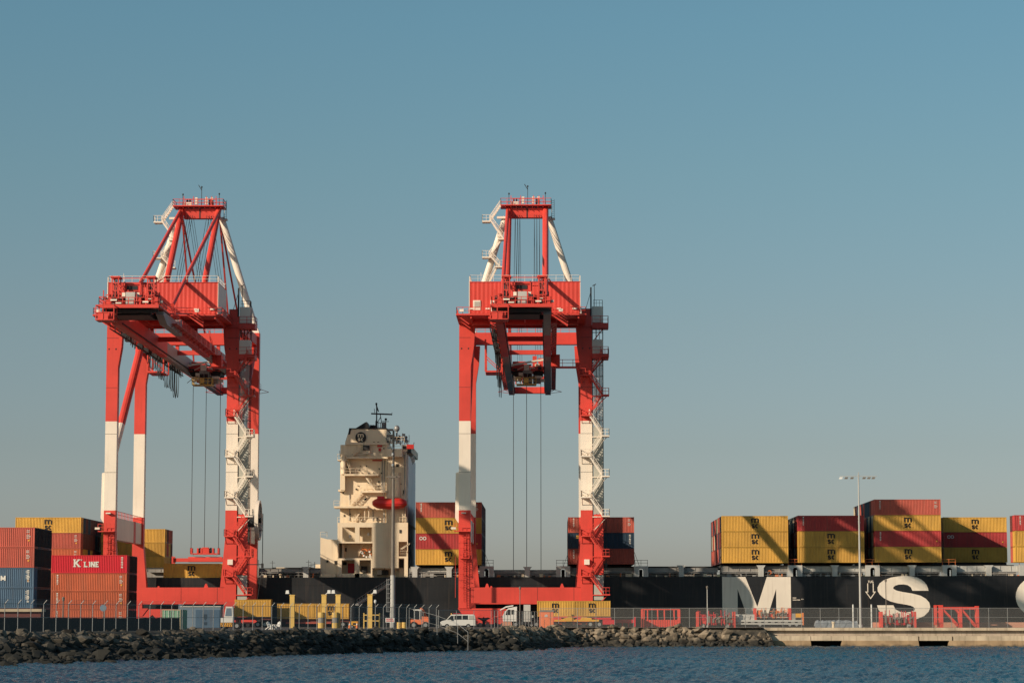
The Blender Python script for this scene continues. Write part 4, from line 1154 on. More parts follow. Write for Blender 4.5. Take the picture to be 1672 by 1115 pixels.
        m = MB(); z = RZ[i]; m.box(13.0, -2.75, z-0.22, 14.35, -0.4, z); m.rail([(14.3, -2.7, z), (14.3, -0.5, z)], 1.1, 0.08, 0.7); m.rail([(13.0, -2.7, z), (14.3, -2.7, z)], 1.1, 0.08, 0.5)
        m.bar((11.46, -0.9, z-0.15), (14.2, -0.9, z-0.15), 0.16); m.bar((11.46, -0.7, z-2.6), (13.9, -0.7, z-0.25), 0.13)
        m.build('landing', colour(z), T)
    m = MB()
    xa, xb, ya, yb = 11.55, 13.35, -0.35, 1.35
    for x in (xa, xb):
        for y in (ya, yb): m.bar((x, y, 4.6), (x, y, 55.0), 0.12)
    z = 5.0
    while z < 54:
        for y in (ya, yb): m.bar((xa, y, z), (xb, y, z), 0.07)
        for x in (xa, xb): m.bar((x, ya, z), (x, yb, z), 0.07)
        z += 1.9
    m.bar((12.2, 0.5, 4.6), (12.2, 0.5, 54), 0.16); m.bar((12.75, 0.5, 4.6), (12.75, 0.5, 54), 0.1)
    lo = m.build('lift_tower', M['darkmetal'], T)
    m = MB(); m.box(xa+0.1, -0.75, 4.6, xb-0.05, -0.71, 8.8); m.cut(); m.box(xa+0.1, -0.75, Z1-0.6, xb-0.05, -0.71, 34.2); m.build('lift_cladding', M['liftgrey'], lo)
    m = MB(); m.box(xa+0.1, -0.75, 8.9, xb-0.05, -0.71, Z1-0.7); m.build('lift_cladding', M['red'], lo)
    m = MB(); m.box(xa+0.1, -0.75, 34.3, xb-0.05, -0.73, 45.6); m.build('mesh_screen', M['cage'], lo)
    m = MB(); m.box(xa-0.05, -0.9, 46.75, xb+0.05, 1.0, 49.25); m.cut(); m.box(xa-0.05, -0.9, 52.2, xb, 1.0, 55.0); m.build('lift_machine_room', M['cream'], T)
    for z in (46.4, 51.7):
        m = MB(); m.box(11.48, -2.0, z-0.55, 14.3, 1.6, z+0.3); m.rail([(11.5, -1.9, z+0.3), (14.25, -1.9, z+0.3), (14.25, 1.5, z+0.3)], 1.2, 0.08, 1.2)
        m.bar((11.5, -0.2, z-2.9), (13.4, -0.2, z-0.5), 0.16); m.build('upper_platform', M['red'], T)
    m = MB(); m.bar((11.3, -1.0, 53.3), (11.3, -1.0, 58.3), 0.26); m.bar((11.9, -0.5, 55), (11.9, -0.5, 58.8), 0.1); m.bar((10.4, -1.0, 54.5), (11.3, -1.0, 57.6), 0.08)
    m.bar((11.6, -0.6, 58.6), (12.2, -0.6, 58.9), 0.14); m.rail([(11.7, -0.8, 55.0), (13.3, -0.8, 55.0), (13.3, 0.8, 55.0)], 1.1, 0.06, 0.5)
    m.build('mast_post', M['darkmetal'], T)
    m = MB(); m.box(9.7, -1.0, 51.4, 11.44, -0.9, 54.6); m.build('column_head', M['red'], T)
    # ---- caged ladder and platform on the left leg
    m = MB()
    for (xc, za, zb) in ((-10.9, 4.6, 16.3), (-10.35, 3.6, 15.4), (-9.9, 8.5, 16.0)):
        for q in (-0.22, 0.22): m.bar((xc+q, -1.35, za), (xc+q, -1.35, zb), 0.06)
        z = za
        while z < zb: m.bar((xc-0.22, -1.35, z), (xc+0.22, -1.35, z), 0.05); z += 0.4
        z = za+2.2
        while z < zb: 
            m.path([(xc-0.3, -1.3, z), (xc-0.3, -1.8, z), (xc+0.3, -1.8, z), (xc+0.3, -1.3, z)], 0.035, 5); z += 1.1
    m.build('caged_ladder', M['red'], T)
    m = MB(); m.box(-12.2, -2.1, 16.2, -9.4, -0.95, 16.35); m.rail([(-12.2, -2.05, 16.35), (-9.4, -2.05, 16.35)], 1.2, 0.08, 0.6)
    m.box(-11.2, -1.9, 11.6, -9.6, -0.95, 11.7); m.rail([(-11.2, -1.9, 11.7), (-9.6, -1.9, 11.7)], 1.1, 0.07, 0.5)
    m.box(-11.4, -2.2, 1.7, -8.0, -0.95, 1.8); m.bar((-12.0, -1.0, 12), (-12.0, -1.0, 5), 0.06)
    m.build('ladder_platform', M['red'], T)
    m = MB(); m.box(-12.7, -2.3, 16.6, -11.9, -1.8, 16.95); m.cut(); m.box(-11.0, -1.6, 19.3, -10.2, -1.0, 19.5); m.cut(); m.box(10.0, -1.6, 10.6, 10.9, -0.95, 11.5); m.build('floodlight', M['cream'], T)
    m = MB(); m.prism([(-12.1, 18.6), (-11.6, 17.8), (-11.47, 17.8), (-11.47, 26.5), (-12.0, 26.3)], -0.3, 1.2); m.build('cable_guard', M['cream'], T)
    # ---- cable reel
    m = MB(); c0 = Vector((13.3, 15, 18.8))
    n = 32
    for k, (r0, r1, x0, x1) in enumerate(((3.1, 3.55, -0.32, 0.32),)):
        b0 = len(m.v)
        for i in range(n):
            a = 2*math.pi*i/n
            for (x, r) in ((x0, r0), (x1, r0), (x1, r1), (x0, r1)):
                m.v.append((c0.x+x, c0.y+r*math.cos(a), c0.z+r*math.sin(a)))
        for i in range(n):
            j = (i+1) % n
            for q in range(4):
                m.face([b0+i*4+q, b0+j*4+q, b0+j*4+(q+1) % 4, b0+i*4+(q+1) % 4])
    ro = m.build('cable_reel', M['cream'], T)
    m = MB()
    for i in range(10):
        a = 2*math.pi*i/10; m.bar(c0, c0+Vector((0, 3.2*math.cos(a), 3.2*math.sin(a))), 0.16)
    m.tube(c0-Vector((0.03,0,0)), c0+Vector((0.03,0,0)), 3.1, 3.1, 28); m.build('reel_disc', M['coam'], ro)
    m = MB(); m.tube(c0-Vector((2.2,0,0)), c0+Vector((0.5,0,0)), 0.45, 0.45, 12); m.box(c0.x-1.6, c0.y-1, c0.z-1.2, c0.x-0.5, c0.y+1, c0.z+0.9); m.build('hub', M['darkmetal'], ro)
    m = MB(); m.bar((11.2, 15, 17), (14.1, 15, 17), 0.12); m.bar((14.1, 15, 20), (14.1, 15, 11), 0.12); m.bar((11.2, 15, 11), (14.1, 15, 11), 0.16); m.bar((14.1, 15, 11), (13.3, 15, 5), 0.08); m.box(13.9, 14.8, 10.4, 14.3, 15.2, 11.2); m.build('cable_guide', M['darkmetal'], T)
    return T
crane(-4.35, 'red and white gantry crane seen head on, its boom pointing straight away over the hull', False)
crane(-65.3, 'red and white gantry crane with a red spreader hanging low between its legs', True)
# ------------------------------------------------------------------ container ship
HY = 467.9; DK = 9.35
ship = thing('container_ship', 'long black container ship with cream hull letters and beige bridge tower behind the cranes', 'ship', (0, HY, 0))
def L_(p): return (p[0], p[1]-HY, p[2])
def pxb(m, px0, py0, px1, py1, d0, d1):
    """box whose front face at depth d0 covers the given photograph rectangle"""
    a, b2 = U(px0, py1, d0), U(px1, py0, d0)
    m.box(a.x, d0-HY, a.z, b2.x, d1-HY, b2.z); return m
def pxs(px, d=HY): return U(px, 940, d).x
def pz(py, d=HY): return U(900, py, d).z
def hull():
    m = MB()
    n = 60; xs = [-150 + 340*i/n for i in range(n+1)]
    for i in range(n):
        a, b2 = xs[i], xs[i+1]
        za = DK-0.35+0.0018*(a+60) if a < 30 else DK-0.19+0.003*(a-30)
        zb = DK-0.35+0.0018*(b2+60) if b2 < 30 else DK-0.19+0.003*(b2-30)
        m.hexa([(a,0,-5),(b2,0,-5),(b2,1.2,-5),(a,1.2,-5)], [(a,0,za),(b2,0,zb),(b2,1.2,zb),(a,1.2,za)])
    m.box(-150, 30.8, -5, 190, 32, 9.0); m.box(-150.5, 0.0, -5, -150.002, 32, 9); m.box(190.002, 0.0, -5, 190.5, 32, 9)
    m.box(-150, 1.21, 5.8, 190, 30.79, 6.2)
    h = m.build('hull', M['hull'], ship)
    # welded strakes, fender line and draught marks
    s = MB()
    for z in (7.6, 4.9): s.box(-150, -0.03, z, 190, -0.001, z+0.05)
    for x in range(-146, 190, 12): s.box(x, -0.02, 0, x+0.05, -0.001, DK-0.5)
    s.build('plate_seams', M['black'], h)
    m = MB(); y = -0.06
    P = [(1179,941.5),(1217,941.5),(1236,990),(1252,941.5),(1291,941.5),(1291,1008),(1267,1008),(1267,961),(1252,1008),(1220,1008),(1204,961),(1204,1008),(1179,1008)]
    m.prism([(pxs(a), pz(b2)) for a, b2 in P], y, y+0.03); m.build('letter', M['hullwhite'], h)
    m = MB()
    SP = [(627,420),(622,392),(608,358),(585,328),(548,298),(500,276),(450,266),(390,262),(300,267),(225,280),(150,308),(105,342),(82,385),(84,425),(105,460),(150,500),(215,533),(290,553),(370,566),(430,578),(463,592),(478,612),(472,630),(440,645),(380,652),(318,645),(272,620),(248,575),(74,575),(88,620),(125,668),(190,708),(280,732),(390,740),(490,724),(575,690),(625,642),(643,592),(632,545),(598,506),(540,472),(450,449),(350,433),(285,418),(252,400),(250,385),(270,366),(310,354),(360,352),(405,360),(440,384),(455,420)]
    m.prism([(pxs(1420+a/6.56), pz(900+b2/6.56)) for a, b2 in SP][::-1], y, y+0.03)
    m.build('letter', M['hullwhite'], h)
    m = MB(); m.stroke(arc(pxs(1704), pz(974), 4.1, 2.95, 42, 318, 26), 2.2, y, th=0.03); m.build('letter', M['hullwhite'], h)
    m = MB()
    A = [(1416.5,952),(1416.5,966),(1413.5,966),(1421,976.5),(1428.5,966),(1425.5,966),(1425.5,952)]
    m.stroke([(pxs(a), pz(b2)) for a, b2 in A], 0.16, y, closed=False, th=0.02)
    write(m, 'TUG', pxs(1417), pz(951.3), 0.42, y, 0.09, gap=0.25)
    m.build('tug_mark', M['hullwhite'], h)
    m = MB()
    for k, (a, b2) in enumerate(((1294, 975.5), (1294, 978.8), (1308, 977.6))):
        for q in range((3, 6, 2)[k]): m.box(pxs(a+q*2.1), y, pz(b2+1.0), pxs(a+q*2.1+1.3), y+0.02, pz(b2-0.6))
    m.build('draught_marks', M['hullwhite'], h)
hull()

def deck():
    # arched stanchions between bays, single pillars in mid bay
    for c in (410, 794.5, 919.5, 1047, 1299, 1425.5, 1551, 1677):
        m = MB(); zt = 11.25 if c > 1100 else 11.1
        a, b2 = pxs(c-11.5), pxs(c+11.5); z0 = DK-0.4
        zz = [(a, z0), (a+0.85, z0), (a+0.85, zt-0.75), (a+1.05, zt-0.45), (b2-1.05, zt-0.45), (b2-0.85, zt-0.75), (b2-0.85, z0), (b2, z0), (b2, zt), (a, zt)]
        m.prism(zz, 0.25, 1.6); m.build('deck_arch', M['lightgrey'], ship)
        g = MB()
        for q in range(3): g.bar((a+0.9, 1.9, z0+0.3+q*0.45), (b2-0.9, 1.9, z0+0.3+q*0.45), 0.06)
        g.box(a+1.0, 2.2, z0, b2-1.0, 2.5, zt-0.6); g.build('arch_ladder', M['darkgap'], ship)
        r = MB()
        for q in (a+0.1, (a+b2)/2, b2-0.1): r.bar((q, 1.0, zt), (q, 1.0, zt+1.1), 0.07)
        r.bar((a, 1.0, zt+1.1), (b2, 1.0, zt+1.1), 0.07); r.bar((a, 1.0, zt+0.6), (b2, 1.0, zt+0.6), 0.06)
        r.build('lashing_rail', M['signal'] if c > 1200 else M['darkmetal'], ship)
    for c in (499, 677, 733, 861, 1113, 1243, 1363.5, 1490, 1615.5):
        m = MB(); zt = 11.25 if c > 1000 else 11.0
        a, b2 = pxs(c-4.2), pxs(c+4.2); z0 = DK-0.4
        m.prism([(a, z0), (b2, z0), (b2, zt-0.5), (b2+0.35, zt), (a-0.35, zt), (a, zt-0.5)], 0.25, 1.5)
        m.build('deck_pillar', M['lightgrey'], ship)
    # hatch coaming, covers and the clutter along the side deck
    rng = random.Random(9)
    for a_, b_, mt, zt in ((-60, 522, 'coam', 10.6), (668, 783, 'lightgrey', 10.75), (806, 908, 'coam', 10.4), (931, 1036, 'coam', 10.8), (1058, 1173, 'coam', 10.8), (1178, 1288, 'coam', 11.1), (1310, 1414, 'lightgrey', 11.1), (1437, 1540, 'lightgrey', 11.1), (1562, 1666, 'lightgrey', 11.15), (1688, 1760, 'lightgrey', 11.15)):  # darker coam grey puts the cranes' shade into the coaming colour
        c = MB(); c.box(pxs(a_), 1.75, 10.05, pxs(b_), 1.95, zt)
        q = pxs(a_)
        while q < pxs(b_)-0.2: c.box(q, 1.65, 10.0, q+0.14, 1.749, zt); q += rng.uniform(1.2, 2.6)
        c.box(pxs(a_), 1.6, 10.0, pxs(b_), 1.748, 10.09)
        c.build('hatch_coaming', M[mt], ship)
        c = MB(); c.box(pxs(a_), 4.2, 8.6, pxs(b_), 4.6, 10.5); c.build('inner_coaming', M['coam'], ship)
    hc = MB()
    for a, b2, z in ((232, 405, 10.9), (415, 520, 10.8), (680, 790, 11.2), (930, 1042, 11.1), (1060, 1172, 11.1), (1180, 1290, 11.35), (1305, 1416, 11.35), (1430, 1541, 11.35), (1545, 1660, 11.35)):
        hc.box(pxs(a), 2.6, z-0.45, pxs(b2), 28, z); hc.cut()
    p_ = U(1600, 918, 490); hc.box(pxs(1545), 22.5, 11.352, pxs(1680), 28, p_.z-0.01)
    hc.build('hatch_cover', M['darkgap'], ship)
    lit = MB(); dark = MB(); rib = MB(); col = MB(); pale = MB()
    x = pxs(415)
    for seg in ((415, 520), (668, 790), (802, 915), (930, 1040), (1058, 1170), (1180, 1290), (1310, 1416), (1436, 1541), (1562, 1668)):
        x, x1 = pxs(seg[0]), pxs(seg[1])
        while x < x1-0.5:
            w_ = rng.uniform(0.3, 1.3); h = rng.uniform(0.2, 0.72); y = rng.uniform(0.7, 1.1)
            k = rng.random()
            b_ = lit if k < 0.35 else dark if k < 0.62 else pale if k < 0.9 else col
            if b_ is col: h = min(h, 0.5); w_ = min(w_, 0.6)
            b_.cut()
            if rng.random() < 0.25: (b_.cut(), b_.tube)[1]((x, y, DK-0.3), (x, y, DK-0.3+h*1.5), 0.14, 0.14, 8)
            else: b_.cut(); b_.box(x, y, DK-0.5, x+w_, y+0.5, DK-0.3+h)
            x += w_ + rng.uniform(0.0, 0.9)
        # horizontal service pipe and vent brackets
        for zz in (10.1, 10.35): pale.cut(); pale.bar((pxs(seg[0]), 1.45, zz-0.25), (pxs(seg[1]), 1.45, zz-0.25), 0.09)
        for q in range(int((x1-pxs(seg[0]))/1.4)):
            xx = pxs(seg[0])+q*1.4; rib.box(xx, 4.0, 9.0, xx+0.12, 4.18, 10.9)
    lit.build('deck_locker', M['beige'], ship); dark.build('deck_machinery', M['darkgap'], ship); pale.build('deck_pipework', M['deckgrey'], ship); col.build('deck_fitting', M['signal'], ship)
    rb = MB(); c_ = U(1257, 934, HY); rb.stroke(arc(c_.x, c_.z, 0.33, 0.33, 0, 360, 12), 0.16, 1.0); rb.build('life_ring', M['signal'], ship)
    ra = MB()
    for a, b2 in ((415, 522), (668, 784), (806, 908), (931, 1036), (1058, 1290), (1311, 1414), (1437, 1540), (1562, 1665)):
        ra.rail([(pxs(a), 0.5, DK-0.45), (pxs(b2), 0.5, DK-0.45)], 1.1, 0.05, 2.0)
    ra.build('deck_railing', M['deckgrey'], ship)
    lb = MB()    # lashing rods beside the stacks
    for px, s in ((793, 1), (926.5, -1), (1037.5, 1), (1178, -1), (1294, 1), (1300, -1)):
        lb.cut()
        for q in (0, 0.5):
            p = U(px, 905, HY+3); lb.bar((p.x, 3+q, 11.3), (p.x-s*0.5, 3+q, 15.5), 0.06); lb.bar((p.x+s*0.8, 3+q, 11.0), (p.x-s*0.3, 3+q, 14.0), 0.06)
    lb.build('lashing_rod', M['darkmetal'], ship)
    # gear on the side deck left of the bridge
    g = MB(); pxb(g, 466, 926, 510, 934, 476, 480); pxb(g, 420, 931, 466, 941, 475, 478); pxb(g, 444, 926, 450, 942, 474, 475); g.build('winch', M['darkgap'], ship)
    g = MB(); p = U(458, 938, 470); g.blob((p.x, 2.2, p.z), 0.35, 0.35, 0.3, 10, 6); g.tube((p.x, 2.2, DK-0.4), (p.x, 2.2, p.z), 0.18, 0.18, 8); pxb(g, 418, 928, 432, 936, 478, 480); pxb(g, 448, 926, 464, 931, 480, 482); pxb(g, 515, 921, 524, 936, 480, 486)
    for a in (526, 531, 536, 541): g.cut(); p = U(a, 940, 469.5); g.blob((p.x, 1.6, p.z), 0.42, 0.4, 0.42, 10, 6)
    pxb(g, 525, 936, 548, 942, 469, 470); g.build('mushroom_vent', M['beige'], ship)
    g = MB()
    for px, py in ((445, 915), (504, 914), (508, 919), (514, 917)):
        p = U(px, py, 474); g.bar((p.x, 6, DK), (p.x, 6, p.z), 0.08); g.bar((p.x-0.5, 6, p.z-0.4), (p.x+0.5, 6, p.z-0.4), 0.06)
    g.build('signal_post', M['darkmetal'], ship)
deck()

def bridge():
    B = M['beige']
    m = MB()
    # stern wing and lower house with openings
    a, b2, c, d_ = U(523, 942, 471), U(523, 877, 471), U(534, 880, 471), U(551, 881, 471)
    e = U(551, 942, 471)
    m.prism([(a.x, a.z), (e.x, e.z), (d_.x, d_.z), (c.x, c.z), (b2.x, b2.z)], 471-HY, 498-HY)
    m.build('stern_house', B, ship)
    m = MB(); f0, f1 = 470.0, 470.5
    for r in ((551,853,666,860.5),(551,860.5,559,884),(579.5,860.5,587,884),(607,860.5,608,884),(551,884,608,886.5),
              (551,911,608,914),(551,914,558,942),(579,914,587,942),(605.5,914,608,942),(558,936,605.5,942),
              (608,860.5,651,927),(651,860.5,666,884),(664.5,884,666,908),(651,908,666,911),(660,911,666,942)):
        pxb(m, *r, f0, f1)
    pxb(m, 551, 853, 608, 942, 474, 475); pxb(m, 608, 927, 666, 942, 473.4, 474); pxb(m, 651, 884, 664, 942, 472.6, 473)
    pxb(m, 551, 884.6, 608, 886.4, 470.6, 474); pxb(m, 551, 911.6, 608, 914, 470.6, 474); pxb(m, 551, 853, 666, 855.4, 470.6, 500)
    pxb(m, 558.5, 887, 562, 911, 472, 474); pxb(m, 608, 886, 610, 911, 471, 474)
    pxb(m, 551, 886.5, 552.5, 911.6, 470, 474)
    m.box(U(551,900,470).x, 480-HY, DK, U(663.5,900,470).x, 499.5-HY, U(560,853,470).z)
    m.build('lower_house', B, ship)
    m = MB()     # openings' contents
    pxb(m, 568, 919.5, 578.5, 935.5, 473.8, 473.95); m.build('door', M['cbright'], ship)
    m = MB(); m.cut(); pxb(m, 652.5, 913, 659, 926, 472.4, 472.58); m.cut(); pxb(m, 652, 864.5, 655.5, 870, 469.9, 469.98); m.cut(); pxb(m, 562, 894, 566, 900, 473.8, 473.95)
    m.cut(); pxb(m, 560, 917, 566, 922, 473.8, 473.95); m.cut(); pxb(m, 590, 924, 599, 934, 472.8, 473.9); m.cut(); pxb(m, 616, 930, 634, 938, 472.0, 473.3); m.cut(); pxb(m, 533, 914, 536, 918, 470.8, 470.98); m.cut(); pxb(m, 546, 915, 550, 921, 470.8, 470.98)
    m.build('window', M['darkgap'], ship)
    m = MB(); rng = random.Random(4)
    for k in range(11): 
        x = rng.uniform(588, 606); y = rng.uniform(893, 906); m.cut(); pxb(m, x, y, x+2.2, y+3, 471.5, 472)
    m.build('deck_fitting', M['signal'], ship)
    m = MB()
    for k in range(9):
        x = rng.uniform(572, 606); y = rng.uniform(898, 909); m.cut(); pxb(m, x, y, x+2.5, y+3, 471.2, 471.6)
    for q in ((572, 876), (582, 878), (602, 872)): m.cut(); p = U(q[0], q[1], 472); m.blob((p.x, 472-HY, p.z), 0.3, 0.3, 0.35)
    m.build('deck_locker', M['white'], ship)
    # tower
    m = MB()
    pxb(m, 555, 726, 632, 853, 472.4, 498); pxb(m, 632.03, 737, 663, 853, 471.2, 474.0)
    pxb(m, 556, 742, 563.5, 800, 471.2, 473.98); pxb(m, 563.5, 722, 632, 726, 472.0, 498); pxb(m, 632.02, 741, 663, 853, 474.002, 499.8)
    p0, p1 = U(648, 812, 471.0), U(648, 771, 471.0); m.tube((p0.x, 471.1-HY, p0.z), (p1.x, 471.1-HY, p1.z), 0.62, 0.62, 16)
    p0, p1 = U(561, 774, 471.0), U(561, 744, 471.0); m.tube((p0.x, 471.2-HY, p0.z), (p1.x, 471.2-HY, p1.z), 0.5, 0.5, 12)
    m.build('bridge_tower', B, ship)
    m = MB()
    for r, d0 in (((565,745.5,633,748.5), 470.6), ((562,773.5,618,776.5), 470.6), ((588,800.5,634,804), 471.2), ((545,826,600,829), 469.6), ((552,799,562,802), 471.4), ((551,750.0,567,751.8), 470.8)):
        m.cut(); pxb(m, *r, d0, 474.0)
    m.cut(); pxb(m, 600, 829.5, 632, 832.0, 471.5, 474)
    m.build('deck_ledge', B, ship)
    w_ = MB()
    pxb(w_, 632, 732.5, 656.5, 745.5, 467.6, 471.15); w_.build('bridge_wing', B, ship)
    w_ = MB(); pxb(w_, 656.5, 726, 671, 737, 473, 498); pxb(w_, 592, 726.2, 604, 741, 471.9, 472.39); w_.build('wheelhouse', B, ship)
    m = MB(); pxb(m, 657.5, 728, 663, 733, 472.8, 472.98)
    for r in ((618, 764, 620, 766.5), (595, 813, 598, 816.5), (559.5, 803, 561, 806), (561, 840, 563, 843), (566, 761, 568.5, 765), (617.5, 785, 619.5, 788), (622, 790, 623.5, 792), (609, 721.0, 612, 723.5), (616, 721.0, 619, 723.5)):
        m.cut(); pxb(m, *r, 472.25, 472.39)
    m.cut(); pxb(m, 646.5, 757, 651, 762, 471.05, 471.18); m.cut(); pxb(m, 658, 800, 660.5, 806, 471.0, 471.18); m.cut(); pxb(m, 592.5, 727, 603.5, 735, 471.7, 471.89)
    m.build('porthole', M['darkgap'], ship)
    m = MB(); pxb(m, 616, 726, 624, 729.5, 472.2, 472.39); m.cut(); pxb(m, 618, 731.5, 622, 737, 472.2, 472.39); m.cut(); pxb(m, 608, 750.5, 624, 752.5, 472.2, 472.39); m.cut(); pxb(m, 664, 725.5, 675.5, 732.5, 471.5, 472.5)
    m.build('lifebuoy_locker', M['boat'], ship)
    # railings, stairs, ladders
    r = MB()
    def rl(px0, px1, py, d0, h=1.0):
        a, b3 = U(px0, py, d0), U(px1, py, d0); r.rail([(a.x, d0-HY, a.z), (b3.x, d0-HY, b3.z)], h, 0.06, 1.0)
    for q in ((565,633,745.5,470.7),(562,618,773.5,470.7),(588,634,800.5,471.3),(545,600,826,469.7),(551,632,853,470.2),(632,656,732.5,467.8),(652,664,853,470.2),(551,566,750,470.9),(651,664,908,470.2),(523,534,877,471.2), (636, 660, 722, 472)):
        rl(*q)
    def stt(px0, py0, px1, py1, d0):
        a, b3 = U(px0, py0, d0), U(px1, py1, d0); r.stair((a.x, d0-HY, a.z), (b3.x, d0-HY, b3.z), 0.7, 'y', 0.05)
    stt(575, 745, 588, 733, 471.6); stt(612, 800, 596, 777, 471.6); stt(571, 826, 591, 804, 471.6); stt(577, 853, 588, 836, 471.6); stt(573, 773, 566, 752, 471.6); stt(585, 911, 592, 890, 472.5)
    for px in (626, 631, 637.5):
        a, b3 = U(px, 928, 469.6), U(px, 750, 469.6); r.bar((a.x, 469.6-HY, a.z), (b3.x, 469.6-HY, b3.z), 0.07)
    for py in range(752, 930, 7):
        a, b3 = U(631, py, 469.6), U(637.5, py, 469.6); r.bar((a.x, 469.6-HY, a.z), (b3.x, 469.6-HY, b3.z), 0.05)
    for (x0, y0, x1, y1, d0) in ((595.5, 848, 595.5, 826, 470.5), (602, 848, 602, 826, 470.5), (595.5, 826, 602, 826, 470.5), (657.5, 852, 657.5, 834, 470.5), (661.5, 852, 661.5, 834, 470.5), (657.5, 843, 661.5, 843, 470.5), (654, 896, 669, 887, 469), (656, 896, 669, 887.5, 469)):
        a, b3 = U(x0, y0, d0), U(x1, y1, d0); r.bar((a.x, d0-HY, a.z), (b3.x, d0-HY, b3.z), 0.16)
    r.build('bridge_railing', M['beige'], ship)
    m = MB(); m.box(U(663.2, 800, 474).x+0.05, 474.2-HY, DK, U(663.2, 800, 474).x+0.35, 499.6-HY, U(663, 742, 474).z)
    bf = m.build('bridge_front', M['bluewhite'], ship)
    # funnel
    m = MB()
    P = [U(563.5, 722, 476), U(631, 722, 476), U(631, 700.5, 476), U(570.5, 700.5, 476)]
    m.prism([(p.x, p.z) for p in P], 476-HY, 488-HY)
    m.mi = 1
    P = [U(568.5, 709, 475.9), U(571.5, 709, 475.9), U(573.5, 700.4, 475.9), U(632, 700.4, 475.9), U(632, 698.8, 475.9), U(570, 698.8, 475.9)]
    m.prism([(p.x, p.z) for p in P], 475.9-HY, 488.1-HY)
    P = [U(581, 698.8, 478), U(603, 698.8, 478), U(599, 688.5, 478), U(596, 689.5, 478)]
    m.prism([(p.x, p.z) for p in P], 478-HY, 485-HY)
    for px in (606, 610):
        a, b3 = U(px, 699, 480), U(px+1, 694, 480); m.tube((a.x, 480-HY, a.z), (b3.x, 480-HY, b3.z), 0.3, 0.3, 8)
    fo = m.build('funnel', [B, M['black']], ship)
    p = U(589, 714, 475.8)
    m = MB(); m.tube((p.x, 475.72-HY, p.z), (p.x, 475.98-HY, p.z), 1.02, 1.02, 24); eo = m.build('funnel_emblem', M['black'], fo)
    m = MB(); letters_msc(m, p.x, p.z, 1.15, 1.35, 475.69-HY); m.build('lettering', B, eo)
    # radar mast and aerials
    m = MB()
    a, b3 = U(615, 722, 480), U(615, 658, 480); m.tube((a.x, 480-HY, a.z), (b3.x, 480-HY, b3.z), 0.16, 0.10, 8)
    a, b3 = U(606, 675.2, 480), U(640, 676.5, 480); m.bar((a.x, 480-HY, a.z), (b3.x, 480-HY, b3.z), 0.26)
    for px0, py0, px1, py1, w_ in ((614, 660, 618, 672, .22), (611, 667, 612, 674, .1), (640, 673, 640, 678, .08), (621, 677, 623, 690, .14), (630, 683, 630, 722, .14), (624, 688, 630, 688, .14), (635, 688, 628, 688, .1), (616, 690, 622, 680, .12), (668, 710, 668, 722, .09), (676, 722, 674, 738, .1), (661, 716, 663, 722, .1)):
        a, b3 = U(px0, py0, 480), U(px1, py1, 480); m.bar((a.x, 480-HY, a.z), (b3.x, 480-HY, b3.z), w_)
    for px, py, r_ in ((614.5, 659, .2), (630, 684.5, .25), (661, 717, .4), (663, 714, .3)): p = U(px, py, 480); m.blob((p.x, 480-HY, p.z), r_, r_, r_)
    for k in range(7):
        px = 638+rng.random()*20; py = 712+rng.random()*12
        a, b3 = U(px, 724, 474), U(px+rng.uniform(-2, 2), py, 474); m.bar((a.x, 474-HY, a.z), (b3.x, 474-HY, b3.z), 0.10); m.blob((b3.x, 474-HY, b3.z), 0.22, 0.22, 0.22, 8, 5)
    pxb(m, 665, 733, 671, 739, 470, 472); pxb(m, 632, 700, 642, 703, 476, 477); pxb(m, 631, 709.5, 644, 712.5, 474, 475)
    m.build('radar_mast', M['darkmetal'], ship)
    m = MB()
    for k in range(5):
        a, b3 = U(613+k*4.2, 722, 481), U(613.5+k*3.9, 687+k*1.5, 481); m.bar((a.x, 481-HY, a.z), (b3.x, 481-HY, b3.z), 0.13)
    for py in (690, 698, 706, 714): a, b3 = U(613, py, 481), U(630, py, 481); m.bar((a.x, 481-HY, a.z), (b3.x, 481-HY, b3.z), 0.12)
    for py in (701, 706, 711): a, b3 = U(609, py, 479), U(619, py, 479); m.bar((a.x, 479-HY, a.z), (b3.x, 479-HY, b3.z), 0.35)
    pxb(m, 623, 690, 630, 722, 481.5, 483)
    m.build('mast_lattice', M['deckgrey'], ship)
    m = MB(); p = U(648, 699.5, 478); m.blob((p.x, 478-HY, p.z), 0.55, 0.55, 0.62, 14, 8); a = U(648, 722, 478); m.tube((p.x, 478-HY, a.z), (p.x, 478-HY, p.z-0.4), 0.16, 0.16, 8)
    p = U(662, 718, 476); m.blob((p.x, 476-HY, p.z), 0.4, 0.4, 0.4); p = U(674, 750, 469.5); m.prism([(p.x-0.45, p.z+0.3), (p.x+0.2, p.z+0.8), (p.x+0.45, p.z-0.2), (p.x, p.z-1.0)], 1.2, 1.9)
    m.build('satellite_dome', M['galv'], ship)
    m = MB(); r2 = random.Random(15)
    for k in range(26):
        px_ = r2.uniform(566, 628); py_ = r2.choice((731, 736, 741, 760, 766, 771, 786, 792, 797, 812, 818, 838, 845, 848)); s_ = r2.uniform(0.8, 2.0)
        m.cut(); pxb(m, px_, py_, px_+s_, py_+s_*1.3, 472.1, 472.39)
    for k in range(8):
        px_ = r2.uniform(640, 661); py_ = r2.uniform(750, 850); m.cut(); pxb(m, px_, py_, px_+1.2, py_+1.8, 471.0, 471.17)
    m.build('wall_fitting', M['darkgap'], ship)
    m = MB()
